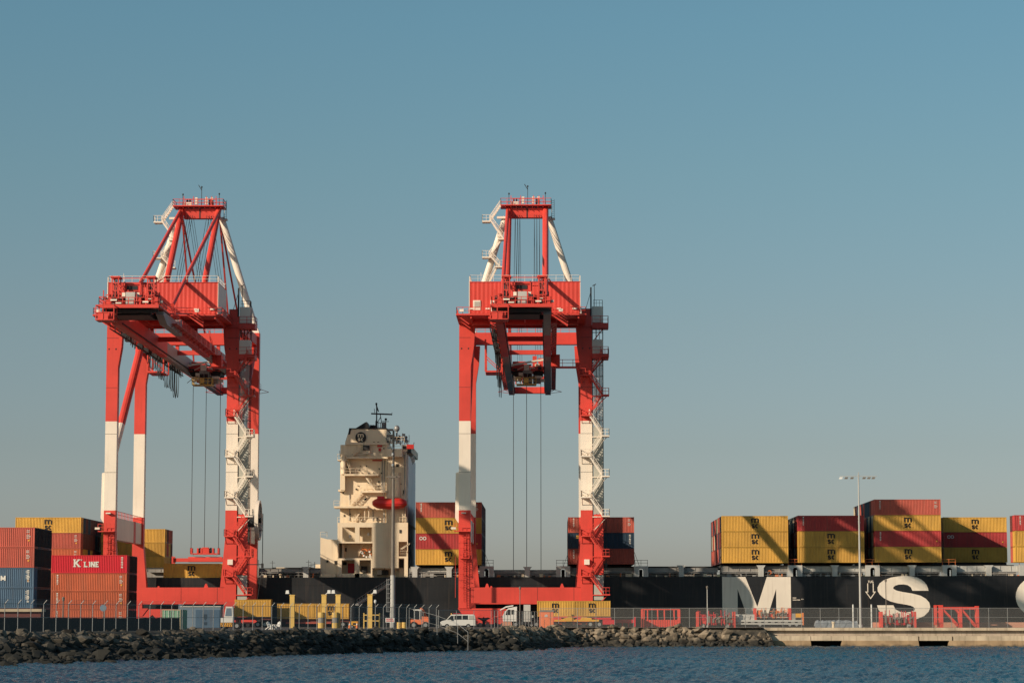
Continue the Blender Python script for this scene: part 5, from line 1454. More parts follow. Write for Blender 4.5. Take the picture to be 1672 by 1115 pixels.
    for px_, y0_, y1_ in ((627.5, 930, 752), (624, 800, 752), (609, 850, 832), (571, 850, 806), (640.5, 850, 760), (660.5, 850, 742)):
        a_, b_ = U(px_, y0_, 472.3 if px_ < 630 else 470.9), U(px_, y1_, 472.3 if px_ < 630 else 470.9); m.cut(); m.tube((a_.x, a_.y-HY, a_.z), (b_.x, a_.y-HY, b_.z), 0.09, 0.09, 6)
    m.build('wall_pipe', M['deckgrey'], ship)
    m = MB()
    for k in range(34):
        px_ = r2.uniform(632, 664); py_ = r2.uniform(703, 722); q_ = U(px_, 723, 475); e_ = U(px_+r2.uniform(-2.5, 2.5), py_, 475)
        m.bar((q_.x, 475-HY+r2.uniform(0, 6), q_.z), (e_.x, 475-HY+r2.uniform(0, 6), e_.z), 0.09)
        if k % 3 == 0: m.box(e_.x-0.3, 8, e_.z-0.2, e_.x+0.3, 8.4, e_.z+0.25)
    for k in range(14):
        px_ = r2.uniform(553, 566); py_ = r2.uniform(726, 744); q_ = U(px_, 745, 472.5); e_ = U(px_+r2.uniform(-2, 2), py_, 472.5); m.bar((q_.x, 472.5-HY, q_.z), (e_.x, 472.5-HY, e_.z), 0.1)
    m.build('aerials', M['deckgrey'], ship)
    # lifeboat
    p = U(636, 821, 469.2)
    m = MB(); c = (p.x, 469.6-HY, p.z-0.1)
    b0 = len(m.v); n = 18; k = 12
    for i in range(n+1):
        u = -1+2*i/n; x = 3.2*u; s = max(0.12, (1-abs(u)**4.5))**0.5
        for j in range(k):
            a = 2*math.pi*j/k; rr = 1.0 if math.sin(a) < 0 else 0.92
            m.v.append((c[0]+x, c[1]+1.3*s*math.cos(a), c[2]+(1.08*rr*math.sin(a))*s+0.12*abs(u)))
    for i in range(n):
        for j in range(k):
            jj = (j+1) % k; m.face([b0+i*k+j, b0+(i+1)*k+j, b0+(i+1)*k+jj, b0+i*k+jj])
    m.face([b0+j for j in range(k)]); m.face([b0+n*k+j for j in reversed(range(k))])
    lb = m.build('lifeboat', M['boat'], ship, smooth=False)
    m = MB(); m.box(c[0]-2.3, c[1]-0.6, c[2]+0.75, c[0]-1.0, c[1]+0.6, c[2]+1.35); m.box(c[0]-3.0, c[1]-1.30, c[2]-0.08, c[0]+3.0, c[1]-1.0, c[2]+0.03)
    m.build('lifeboat_canopy', M['cbright'], lb)
bridge()

def gangway():
    m = MB(); a, b2 = U(583, 987, 455), U(636, 953, 466); m.bar(a-Vector((0,HY,0)), b2-Vector((0,HY,0)), 0.7, 0.25)
    m.rail([a-Vector((0,HY,0)), b2-Vector((0,HY,0))], 1.0, 0.06, 1.0)
    m.build('gangway', M['galv'], ship)
gangway()
# ------------------------------------------------------------------ yard furniture, vehicles and small things
def G(px, d): return Xat(px, d)
def part(m, name, mat, t): return m.build(name, mat, t)

def light_mast():
    x = G(1405, 420); t = thing('light_mast', 'tall slim light mast with a crossbar of floodlights in front of the hull', 'light mast', (x, 420, 0))
    m = MB(); m.tube((0,0,0), (0,0,25.2), 0.21, 0.10, 10); m.tube((0,0,0), (0,0,0.5), 0.4, 0.36, 10); part(m, 'pole', M['pole'], t)
    m = MB(); m.bar((-3.1,0,24.9), (3.1,0,24.9), 0.08); m.bar((0,0,25.1), (0,0,25.6), 0.12); part(m, 'crossbar', M['pole'], t)
    for i, q in enumerate((-2.9, -2.0, -1.05, 0.95, 1.75, 2.5)):
        m = MB(); m.hexa([(q-0.34, -0.4, 24.42), (q+0.12, -0.4, 24.42), (q+0.12, 0.1, 24.5), (q-0.34, 0.1, 24.5)], [(q-0.18, -0.2, 24.76), (q+0.30, -0.2, 24.76), (q+0.30, 0.12, 24.78), (q-0.18, 0.12, 24.78)])
        part(m, 'floodlight', M['white'] if i == 0 else M['polebrown'], t)
light_mast()
def ship_side_mast():
    x = G(641, 420); t = thing('light_mast', 'thick weathered mast, pale below and brown above, in front of the ship bridge', 'light mast', (x, 420, 0))
    m = MB(); m.tube((0,0,0), (0,0,8.6), 0.45, 0.40, 12); part(m, 'pole_base', M['pole'], t)
    m = MB(); m.tube((0,0,8.6), (0,0,32.6), 0.30, 0.17, 10); part(m, 'pole', M['polebrown'], t)
    m = MB(); m.bar((-1.1,0,24.9), (1.2,0,24.9), 0.2); m.box(-0.6,-0.3,24.7,0.5,0.3,25.0); part(m, 'crossbar', M['polebrown'], t)
    m = MB()
    for q in (26.8, 28.6, 29.6): m.cut(); m.blob((-0.1,-0.3,q), 0.2, 0.2, 0.28)
    part(m, 'lamp', M['lampglass'], t)
    m = MB()
    for q in (-1.0, -0.75): m.bar((q,-0.3,2.6), (q,-0.3,8.0), 0.08)
    z = 2.6
    while z < 8: m.bar((-1.05,-0.3,z), (-0.2,-0.3,z), 0.07); z += 0.75
    part(m, 'ladder', M['galv'], t)
ship_side_mast()
for px, py, d, lab in ((849, 958, 414, 'slim dark lamp post standing before the second crane\'s red sill beam'), (1155, 957, 414, 'slim lamp post before the bare black hull left of the letter M'), (1447, 946, 414, 'slim dark lamp post crossing the letter S'), (103, 975, 300, 'slim dark post in front of the orange yard containers')):
    x = G(px, d); h = Zat(py, d)
    t = thing('lamp_post', lab, 'lamp post', (x, d, 0), 'slim lamp posts along the fence')
    m = MB(); m.tube((0,0,0), (0,0,h-0.4), 0.085, 0.06, 8); m.tube((0,0,0), (0,0,0.3), 0.16, 0.14, 8); part(m, 'pole', M['polebrown'] if px != 1155 else M['pole'], t)
    m = MB(); m.tube((0,0,h-0.4), (0,0,h-0.05), 0.13, 0.2, 8); m.tube((0,0,h-0.05), (0,0,h+0.1), 0.22, 0.05, 8); part(m, 'lantern', M['polebrown'], t)
for px, lab in ((1393, 'white post left of the slim light mast'), (1423, 'white post right of the slim light mast')):
    x = G(px, 413.5); t = thing('barrier_post', lab, 'post', (x, 413.5, 0), 'white posts by the light mast')
    m = MB(); m.tube((0,0,0), (0,0,3.7), 0.13, 0.12, 8); part(m, 'post', M['white'], t)
    m = MB(); m.tube((0,0,3.7), (0,0,3.8), 0.15, 0.08, 8); part(m, 'cap', M['galv'], t)
def camera_post(px, d, lab, side, base=True):
    x = G(px, d); t = thing('camera_post', lab, 'post', (x, d, 0), 'yellow camera posts of the yard gate')
    m = MB(); m.box(-0.36,-0.3,0,0.36,0.3,5.1); m.box(-0.42,-0.36,4.95,0.42,0.36,5.1); part(m, 'post', M['yel'], t)
    m = MB(); m.bar((side*0.2,0,5.1), (side*0.75,0,5.55), 0.1); m.hexa([(side*0.75-0.28,-0.4,5.25),(side*0.75+0.28,-0.4,5.25),(side*0.75+0.28,0.2,5.4),(side*0.75-0.28,0.2,5.4)],[(side*0.75-0.2,-0.3,5.75),(side*0.75+0.2,-0.3,5.75),(side*0.75+0.2,0.2,5.8),(side*0.75-0.2,0.2,5.8)])
    part(m, 'floodlight', M['white'], t)
    if base:
        m = MB()
        for i, z in enumerate((0, 0.8, 1.6)):
            m.mi = i % 2; m.tube((-side*0.0-0.35,-0.8,z), (-0.35,-0.8,z+0.79), 0.5, 0.5, 12)
        part(m, 'guard_drum', [M['yel'], M['coam']], t)
camera_post(477, 392, 'yellow camera post with a white floodlight, leftmost, before the yellow trailer containers', -1, False)
camera_post(529, 388, 'yellow camera post with drum guard, its floodlight leaning right', 1)
camera_post(552, 388, 'yellow camera post with drum guard, its floodlight leaning left', -1)
camera_post(604, 385, 'yellow camera post rising behind the yellow pipe frame', 1, False)
def pipe_frame():
    x = G(607, 372); t = thing('guard_frame', 'yellow welded pipe frame at the gate below the bridge tower', 'barrier', (x, 372, 0))
    m = MB()
    for q in (-1.15, -0.55, 0.5, 1.15): m.bar((q,0,0), (q,0,2.25 if abs(q) > 1 else 1.9), 0.16)
    part(m, 'upright', M['yel'], t)
    m = MB()
    for z in (1.1, 1.95): m.bar((-1.15,0,z), (1.15,0,z), 0.15)
    part(m, 'crossbar', M['yel'], t)
    m = MB(); m.bar((0.55,-0.6,0), (0.55,-0.6,3.7), 0.09); part(m, 'lamp_pole', M['polebrown'], t)
    m = MB(); m.blob((0.55,-0.6,3.9), 0.2, 0.2, 0.3); part(m, 'lamp', M['lampglass'], t)
pipe_frame()
def gate_sign():
    x = G(637.5, 350); t = thing('notice_sign', 'white notice board with red lettering hung on the fence gate', 'sign', (x, 349.0, 0.9))
    m = MB(); m.box(-0.62,-0.03,0,0.62,0.03,0.6); part(m, 'board', M['white'], t)
    m = MB(); rng = random.Random(8)
    for z in (0.36, 0.12):
        xx = -0.52
        while xx < 0.45: w_ = rng.uniform(0.06, 0.12); m.box(xx,-0.045,z,xx+w_,-0.031,z+0.16); xx += w_+0.05
    part(m, 'lettering', M['cbright'], t)
    m = MB()
    for q in (-0.5, 0.5): m.bar((q,0.06,-0.9), (q,0.06,0.7), 0.05)
    part(m, 'post', M['galv'], t)
gate_sign()
for px, d, lab in ((652, 362, 'yellow drum left of its pair by the gate'), (660, 362, 'yellow drum right of its pair by the gate')):
    t = thing('drum', lab, 'drum', (G(px, d), d, 0), 'yellow drums by the gate')
    m = MB(); m.tube((0,0,0), (0,0,0.9), 0.34, 0.34, 14); m.tube((0,0,0.3), (0,0,0.36), 0.36, 0.36, 14); m.tube((0,0,0.6), (0,0,0.66), 0.36, 0.36, 14); part(m, 'barrel', M['yel'], t)
    m = MB(); m.tube((0,0,0.9), (0,0,0.93), 0.30, 0.30, 14); part(m, 'lid', M['darkmetal'], t)

def wheel(t, x, y, r, w_=0.3, hub=True):
    m = MB(); m.tube((x, y-w_/2, r), (x, y+w_/2, r), r, r, 18); wo = m.build('wheel', M['rubber'], t)
    if hub: m = MB(); m.tube((x, y-w_/2-0.02, r), (x, y+w_/2+0.02, r), r*0.55, r*0.55, 12); m.build('rim', M['galv'], wo)
def van():
    d = 366.0; t = thing('white_van', 'white passenger van with a dark window band and red roof bar parked by the stones', 'van', (G(748, d), d, 0))
    # nose to the left
    prof = [(-2.45,0.45),(-2.5,0.85),(-2.35,1.08),(-1.72,1.22),(-1.05,1.93),(-0.8,2.02),(2.2,2.03),(2.42,1.9),(2.5,1.2),(2.48,0.45)]
    m = MB(); m.prism(prof, -0.92, 0.92); part(m, 'body', M['white'], t)
    for y, s in ((-0.935, -1),):
        for k, P in enumerate(([(-1.5,1.28),(-1.0,1.82),(-0.62,1.85),(-0.62,1.28)], [(-0.5,1.28),(-0.5,1.86),(0.55,1.88),(0.55,1.28)], [(0.66,1.28),(0.66,1.88),(1.45,1.88),(1.45,1.28)])):
            m = MB(); m.prism(P, y, y+0.02); part(m, 'window', M['glass'], t)
    m = MB(); m.prism([(1.6,1.28),(1.6,1.86),(2.2,1.84),(2.38,1.28)], -0.935, -0.915); part(m, 'rear_window', M['liftgrey'], t)
    m = MB(); m.hexa([(-1.70,-0.78,1.245),(-1.70,0.78,1.245),(-1.66,0.78,1.245),(-1.66,-0.78,1.245)],[(-1.07,-0.78,1.93),(-1.07,0.78,1.93),(-1.02,0.78,1.93),(-1.02,-0.78,1.93)]); part(m, 'windscreen', M['glass'], t)
    for x in (-1.55, 1.5):
        for y in (-0.82, 0.82): wheel(t, x, y, 0.34, 0.24)
    m = MB()
    for y in (-0.7, 0.7): m.bar((-0.7,y,2.13), (2.1,y,2.13), 0.07)
    for x in (-0.6, 0.4, 1.4, 2.0): m.bar((x,-0.7,2.12), (x,0.7,2.12), 0.06)
    part(m, 'roof_rack', M['cbright'], t)
    m = MB(); m.tube((-0.95,-0.3,2.0), (-0.95,-0.3,2.2), 0.1, 0.08, 8); part(m, 'beacon', M['markor'], t)
    m = MB(); m.box(-2.56,-0.93,0.42,-2.3,0.93,0.62); m.cut(); m.box(2.46,-0.93,0.42,2.58,0.93,0.62); part(m, 'bumper', M['coam'], t)
    m = MB(); m.box(-2.53,-0.85,0.78,-2.4,-0.55,0.98); part(m, 'headlight', M['lampglass'], t)
    m = MB(); m.box(-1.0,-0.96,1.2,-0.8,-1.12,1.42); part(m, 'mirror', M['black'], t)
van()
def lorry():
    d = 421.0; t = thing('lorry', 'white cabbed lorry with an amber chassis standing before the red sill beam', 'lorry', (G(818, d), d, 0))
    def X(px): return G(px, d)-G(818, d)
    m = MB(); m.prism([(X(821),1.0),(X(820.5),1.9),(X(824),2.6),(X(830),3.2),(X(844),3.45),(X(844),1.0)], 0, 2.45); part(m, 'cab', M['white'], t)
    m = MB(); m.prism([(X(825.5),2.05),(X(826.5),2.55),(X(829.5),2.95),(X(833.5),2.95),(X(833.5),2.05)], -0.02, -0.004); m.prism([(X(835),2.15),(X(835),2.9),(X(839.5),2.9),(X(839.5),2.15)], -0.022, -0.004); part(m, 'window', M['glass'], t)
    m = MB(); m.prism([(X(816),2.9),(X(826),3.5),(X(838),3.7),(X(838),3.5),(X(826),3.25),(X(816),2.75)], 0.1, 2.3); part(m, 'sun_visor', M['white'], t)
    m = MB(); m.box(X(855),0.0,0.95,X(866),1.3,3.75); m.box(X(866),0.2,1.6,X(871),0.9,2.0); part(m, 'equipment_cabinet', M['lightgrey'], t)
    m = MB(); m.box(X(822),0.4,0.62,X(996),0.7,0.95); m.box(X(822),1.7,0.62,X(996),2.0,0.95); m.box(X(845),-0.02,0.5,X(872),0.3,0.9); m.box(X(872),0.1,0.95,X(880),0.4,1.3); part(m, 'frame', M['darkmetal'], t)
    m = MB(); m.box(X(905),-0.05,1.0,X(978),0.35,1.28); m.prism([(X(915),1.28),(X(928),1.75),(X(936),1.75),(X(938),1.0),(X(917),1.0)], -0.06, 0.3); m.prism([(X(946),1.0),(X(950),1.75),(X(968),1.55),(X(978),1.28)], -0.06, 0.3); part(m, 'trailer_side', M['chassis'], t)
    m = MB(); m.box(X(966),-0.06,1.3,X(998),0.4,1.66); m.box(X(984),-0.08,0.5,X(1003),0.4,1.25); part(m, 'trailer_tail', M['cbright'], t)
    for px in (828, 842, 868, 876, 964, 978.5): wheel(t, X(px), 0.2, 0.52, 0.34)
    for px in (828, 842, 868, 876, 964, 978.5): wheel(t, X(px), 2.2, 0.52, 0.34)
    container('cy', 'yellow short container with logo, front one on the lorry trailer behind the orange shed', G(877, d)+3.03, d-0.05, 1.80, L=6.06, H=H_STD, marks=('msc',))
    container('cy', 'yellow short container with logo at the rear of the lorry trailer', G(877, d)+3.03+6.09, d-0.05, 1.80, L=6.06, H=H_STD, marks=('msc',))
lorry()
def shed():
    d = 414.6; t = thing('orange_shed', 'bright orange metal shed with a dark roof before the lorry', 'shed', (G(892, d), d, 0))
    m = MB(); m.box(-1.15,0,0,1.15,3.2,2.55); part(m, 'body', M['orangebox'], t)
    m = MB(); m.hexa([(-1.2,-0.08,2.552),(1.25,-0.08,2.552),(1.25,3.3,2.552),(-1.2,3.3,2.552)],[(-0.95,0.0,2.85),(1.2,0.0,2.85),(1.2,3.2,2.85),(-0.95,3.2,2.85)]); part(m, 'roof', M['polebrown'], t)
    m = MB(); m.box(0.62,-0.03,0.05,0.68,-0.004,2.5); m.box(-0.35,-0.03,0.05,-0.31,-0.004,1.3); part(m, 'seam', M['polebrown'], t)
    m = MB(); m.box(-0.28,-0.03,1.75,0.22,-0.004,2.05); m.box(-0.1,-0.032,2.05,0.15,-0.004,2.14); part(m, 'placard', M['lightgrey'], t)
shed()
def blocks():
    x = G(828, 413.5); t = thing('concrete_block', 'pinkish concrete block by the fence before the white lorry cab', 'block', (x, 414.0, 0))
    m = MB(); m.hexa([(-0.85,-0.4,0),(0.85,-0.4,0),(0.85,0.4,0),(-0.85,0.4,0)],[(-0.75,-0.3,0.95),(0.75,-0.3,0.95),(0.75,0.3,0.95),(-0.75,0.3,0.95)]); part(m, 'block', M['pink'], t)
    m = MB(); m.bar((-0.2,0,0.95),(-0.2,0,1.1),0.05); m.bar((0.2,0,0.95),(0.2,0,1.1),0.05); m.bar((-0.2,0,1.1),(0.2,0,1.1),0.05); part(m, 'lifting_loop', M['galv'], t)
blocks()
def red_skid(px0, px1, d, h, lab, name='lifting_frame', mat='red', cage=False):
    x0, x1 = G(px0, d), G(px1, d); L = x1-x0
    t = thing(name, lab, 'steel frame', ((x0+x1)/2, d, 0)); a, b2 = -L/2, L/2
    if cage:
        m = MB()
        for q in (a, a+0.35, a+L*0.15, a+L*0.42, a+L*0.6, a+L*0.86, b2-0.2, b2):
            for y in (0, 2.2): m.bar((q,y,0), (q,y,h if q in (a, b2) else h*0.97), 0.13 if q not in (a, b2) else 0.24)
        part(m, 'upright', M[mat], t)
        m = MB()
        for y in (0, 2.2): m.bar((a,y,h), (b2,y,h), 0.16)
        for q in (a, b2): m.bar((q,0,h), (q,2.2,h), 0.14)
        part(m, 'top_rail', M[mat], t)
        m = MB(); m.box(a+0.5,-0.05,0.08,b2-0.3,0.02,h*0.42)
        for i in range(int(L/0.4)): m.box(a+0.5+i*0.4,-0.12,0.08,a+0.62+i*0.4,-0.05,h*0.42)
        part(m, 'side_panel', M[mat], t)
    else:
        m = MB(); m.box(a,-0.2,h*0.42,b2,0.1,h*0.75); m.box(a,1.8,h*0.42,b2,2.0,h*0.75); part(m, 'beam', M[mat], t)
        m = MB()
        n = max(3, int(L/0.9))
        for i in range(n+1):
            q = a+L*i/n; m.box(q-0.07,-0.25,0,q+0.07,0.15,h*0.42); m.box(q-0.07,1.75,0,q+0.07,2.0,h*0.42)
        part(m, 'leg', M[mat], t)
        m = MB()
        for q in (a, b2): m.box(q-0.12,-0.3,0,q+0.12,2.1,h)
        part(m, 'end_post', M[mat], t)
red_skid(986, 1036.5, 424, 1.75, 'low red flat rack frame on legs right of the lorry', 'flat_rack', 'cbright')
red_skid(1048.5, 1109.5, 428, 3.0, 'tall orange red steel cage with a ribbed lower side in front of the hull', 'steel_cage', 'red', True)
def spreader_bar(px0, px1, d, z0, h, lab, seed):
    x0, x1 = G(px0, d), G(px1, d); L = x1-x0; rng = random.Random(seed)
    t = thing('spare_spreader', lab, 'spreader', ((x0+x1)/2, d, z0), 'red container spreaders laid along the quay')
    m = MB(); m.box(-L/2,0,h*0.25,L/2,0.35,h*0.55); m.box(-L/2,1.5,h*0.25,L/2,1.85,h*0.55); part(m, 'main_beam', M['red'], t)
    for s in (-1, 1):
        m = MB(); m.box(s*L/2,-0.3,h*0.05,s*(L/2-0.28),2.1,h*0.8)
        for y in (-0.25, 2.0): m.box(s*L/2+s*0.05,y-0.15,0,s*(L/2-0.3),y+0.15,h)
        part(m, 'end_beam', M['red'], t)
    m = MB()
    for s in (-0.66, -0.40, 0.28, 0.62):
        q = s*L/2; w_ = rng.uniform(0.25, 0.55); m.box(q-w_,-0.15,h*0.45,q+w_*0.6,0.9,h*rng.uniform(0.62, 0.85))
    for k in range(16): q = rng.uniform(-L/2, L/2); m.bar((q,-0.2,h*0.15), (q+rng.uniform(-0.15,0.15),-0.2,h*rng.uniform(0.7, 1.1)), 0.10)
    for k in range(5): q = rng.uniform(-L/2, L/2-1); m.bar((q,-0.25,h*rng.uniform(0.5,0.95)), (q+rng.uniform(0.6,1.6),-0.25,h*rng.uniform(0.5,0.95)), 0.09)
    part(m, 'machinery', M['signal'] if seed == 2 else M['cbright'], t)
    m = MB()
    for k in range(10): q = rng.uniform(-L/2+0.4, L/2-0.5); m.box(q,-0.32,h*0.3,q+0.3,-0.16,h*rng.uniform(0.5, 0.9))
    for k in range(4): q = rng.uniform(-L/2+0.4, L/2-0.5); m.tube((q,-0.35,h*0.5), (q+0.5,-0.35,h*0.65), 0.1, 0.1, 8)
    part(m, 'hydraulics', M['polebrown'], t)
    if z0 < 0.1:
        m = MB()
        for s in (-0.7, 0.6): m.box(s*L/2-0.3,0,-z0,s*L/2+0.3,1.8,h*0.2)
        part(m, 'trestle', M['coam'], t)
spreader_bar(1138, 1200, 418, 0.0, 2.6, 'red container spreader lying left of the cream trailer', 1)
spreader_bar(1232, 1291, 419, 1.25, 1.9, 'red container spreader lying on the cream trailer', 2)
spreader_bar(1438, 1495, 419, 0.0, 2.6, 'red container spreader lying below the letter S', 3)
def cream_trailer():
    d = 418.4; x0, x1 = G(1201, d), G(1312, d); L = x1-x0
    t = thing('flatbed_trailer', 'cream flatbed trailer loaded with a red spreader before the letter M', 'trailer', (x0, d, 0))
    m = MB(); m.box(0,0,0.95,L,2.4,1.24); m.box(0,-0.03,0.5,L,0.0,0.72); part(m, 'bed', M['lightgrey'], t)
    m = MB(); m.box(0.1,0.3,1.242,3.2,2.0,2.15); m.mi = 1
    for q in (0.4, 1.4, 2.3): m.bar((q,0.25,1.3), (q+0.2,0.25,1.9), 0.07)
    m.box(L-2.0,0.3,1.242,L-1.3,1.6,2.3); m.mi = 2; m.box(L-1.28,0.3,1.6,L-0.2,1.6,2.3); part(m, 'load_box', [M['lightgrey'], M['coam'], M['chassis']], t)
    m = MB(); m.box(L-0.18,-0.05,0.4,L+0.02,2.4,2.4); part(m, 'tail_board', M['signal'], t)
    for x in (4.0, 8.9, 10.0): wheel(t, x, 0.15, 0.42, 0.3); wheel(t, x, 2.2, 0.42, 0.3)
    m = MB()
    for q in range(int(L/1.1)): m.box(0.3+q*1.1,-0.06,0.74,0.9+q*1.1,0.2,0.94)
    part(m, 'side_frame', M['coam'], t)
cream_trailer()
def truss():
    d = 416; t = thing('steel_truss', 'red welded steel truss frame with two diagonals right of the letter S', 'steel frame', (G(1527, d), d, 0))
    def X(px): return G(px, d)-G(1527, d)
    m = MB(); m.box(X(1527),0,0.4,X(1530),1.6,3.65); m.box(X(1532.5),0,0,X(1540),1.6,3.65); m.box(X(1566),0,0,X(1571),1.6,3.3); m.box(X(1594),0,0,X(1598.5),1.6,3.5); part(m, 'upright', M['red'], t)
    m = MB(); m.box(X(1540.05),0.05,2.95,X(1593.9),0.4,3.35); m.box(X(1540.05),1.2,2.95,X(1593.9),1.55,3.35); m.box(X(1530),0.1,1.2,X(1532.4),1.5,1.5); m.box(X(1530),0.1,2.4,X(1532.4),1.5,2.7); part(m, 'top_chord', M['red'], t)
    m = MB()
    for y in (0.25, 1.35): m.bar((X(1541),y,2.85), (X(1565.5),y,0.25), 0.3); m.bar((X(1571.5),y,2.85), (X(1593.5),y,0.25), 0.3); m.bar((X(1540),y,0.7), (X(1536),y,0.2), 0.2); m.bar((X(1562),y,2.9), (X(1566),y,2.3), 0.25)
    part(m, 'diagonal', M['red'], t)
truss()
def tarp():
    d = 416; t = None
    m = MB(); n = 36; x0, x1 = G(1330, d), G(1402, d)
    for i in range(n+1):
        u = i/n; x = x0+(x1-x0)*u
        h = 1.15+0.22*noise.noise((x*0.9, 1, 0))+0.12*noise.noise((x*2.6, 4, 0)) if 0.02 < u < 0.98 else 0.3
        for k in range(7):
            v = k/6; y = -0.3+2.6*v; z = h*math.sin(math.pi*min(1, max(0.0, v*0.8+0.1)))+0.08*noise.noise((x*2.2, y*2.2, 3)) if 0 < k < 6 else 0.0
            m.v.append((x-x0, y, max(0, z)))
    for i in range(n):
        for k in range(6): a = i*7+k; m.face([a, a+7, a+8, a+1])
    o = m.build('tarpaulin_heap', M['tarp'], loc=(x0, d, 0)); tag(o, 'long low heap under a crumpled grey tarpaulin beside the light mast', 'tarpaulin')
    x = G(1360.5, 413.6); t = thing('bollard', 'cream bollard in front of the grey tarpaulin heap', 'bollard', (x, 413.6, 0))
    m = MB(); m.tube((0,0,0), (0,0,0.7), 0.24, 0.2, 12); part(m, 'shaft', M['beige'], t)
    m = MB(); m.tube((0,0,0.7), (0,0,1.0), 0.33, 0.28, 12); part(m, 'cap', M['beige'], t)
    m = MB(); d = 421; m.box(0,0,0,G(1540, d)-G(1440, d)+30,1.0,0.85); o = m.build('timber_stack', M['pink'], loc=(G(1425, d), d, 0)); tag(o, 'low reddish stack of timbers along the quay edge below the letter S', 'timber')
tarp()
# trailers with yellow containers in the middle of the yard
def trailer_box(px0, d, n, labels, H, z0, tlabel, name='container_trailer'):
    x = G(px0, d); t = thing(name, tlabel, 'trailer', (x, d, 0)); L = 6.06*n+0.03*n
    m = MB(); m.box(0,0.5,z0-0.5,L,0.8,z0-0.02); m.box(0,1.7,z0-0.5,L,2.0,z0-0.02); part(m, 'chassis_beam', M['cbr'], t)
    m = MB(); m.box(0.2,0.1,0.35,0.5,2.3,z0-0.5); m.box(1.5,-0.1,0.6,L-3,-0.02,0.9); part(m, 'side_guard', M['cr'], t)
    for q in (L-1.0, L-2.2): wheel(t, q, 0.2, 0.5, 0.3); wheel(t, q, 2.2, 0.5, 0.3)
    for i in range(n): container('cy', labels[i][0], x+3.03+i*6.09, d, z0, L=6.06, H=H, marks=labels[i][1])
trailer_box(383, 425.5, 1, [('yellow short container half in shadow beside the first crane\'s right leg', ())], H_HC, 1.75, 'brown container trailer beside the first crane\'s right leg')
trailer_box(452.5, 430, 2, [('yellow short container behind the leftmost camera post', ()), ('yellow short container with dark logo behind the twin camera posts', ('msc',))], H_STD, 1.40, 'brown container trailer behind the yellow camera posts')
def green_box():
    t = thing('shipping_container', 'pale green container end with cream frame behind the dark wall at left', 'container', (G(279.5, 330), 330+3.03, 0), rz=math.pi/2)
    link_child('body', body_mesh(6.06, H_STD), t, mat=M['cg'])
    m = MB(); l = 6.06/2; x = -l-0.004
    for c in (-0.55, 0.55):
        m.box(x-0.03,c-0.5,0.2,x,c+0.5,2.4)
    do = m.build('door', M['cg'], t)
    m = MB()
    for c in (-0.85,-0.3,0.3,0.85): m.tube((x-0.08,c,0.15), (x-0.08,c,2.45), 0.035, 0.035, 6)
    m.build('locking_bar', M['white'], do)
    m = MB()
    for c in (-1.23, 1.13): m.box(x-0.02,c,0,x,c+0.10,2.6)
    m.box(x-0.02,-1.12,2.46,x,1.12,2.59); m.build('door_frame', M['cbe'], t)
green_box()
def office():
    d = 343; x1 = G(360, d); t = thing('site_cabin', 'blue grey site cabin with a dark emblem on its door behind the fence at left', 'cabin', (x1-5.4, d, 0))
    m = MB(); m.box(0,0,0.15,5.4,2.5,2.95); corrugate(m, 0.1, 1.9, 0.2, 2.9, -0.001, -1, 'x', 0.3, 0.03); part(m, 'body', M['cgy'], t)
    m = MB(); m.box(2.05,-0.06,0.2,5.3,-0.004,2.6); part(m, 'door', M['cb'], t)
    m = MB(); m.prism([(3.15,2.0),(3.6,2.0),(3.6,1.5),(3.375,1.15),(3.15,1.5)], -0.08, -0.062); m.box(3.2,-0.08,0.55,3.6,-0.062,0.95); part(m, 'emblem', M['cdb'], t)
    m = MB(); m.box(-0.06,-0.1,2.952,5.46,2.6,3.1); part(m, 'roof', M['lightgrey'], t)
office()
def tractor():
    d = 338; t = thing('terminal_tractor', 'white yard tractor with tall glazed cab and amber striped bumper beside the blue cabin', 'tractor', (G(373, d), d, 0))
    m = MB(); m.box(-1.05,0.2,0.9,0.55,2.0,1.5); m.prism([(-0.62,1.5),(-0.38,3.0),(0.5,3.0),(0.6,1.5)], 0.2, 1.7); part(m, 'cab', M['white'], t)
    m = MB(); m.prism([(-0.46,1.75),(-0.30,2.8),(0.36,2.8),(0.42,1.75)], 0.17, 0.198); part(m, 'windscreen', M['cgy'], t)
    m = MB(); m.box(0.605,0.35,1.7,0.63,1.5,2.85); part(m, 'side_window', M['glass'], t)
    m = MB(); m.box(-1.05,0.1,0.35,0.5,0.19,0.85); part(m, 'bumper', M['markor'], t)
    m = MB()
    for k in range(5): m.box(-0.98+k*0.3,0.085,0.4,-0.86+k*0.3,0.099,0.56); m.box(-0.9+k*0.3,0.085,0.62,-0.78+k*0.3,0.099,0.8)
    part(m, 'bumper_stripe', M['black'], t)
    m = MB(); m.box(-1.0,0.4,0.45,1.6,1.8,0.9); m.box(-1.1,0.5,1.55,-0.9,0.7,2.6); part(m, 'chassis', M['darkmetal'], t)
    for x in (-0.6, 1.1): wheel(t, x, 0.45, 0.45, 0.35); wheel(t, x, 1.8, 0.45, 0.35)
tractor()
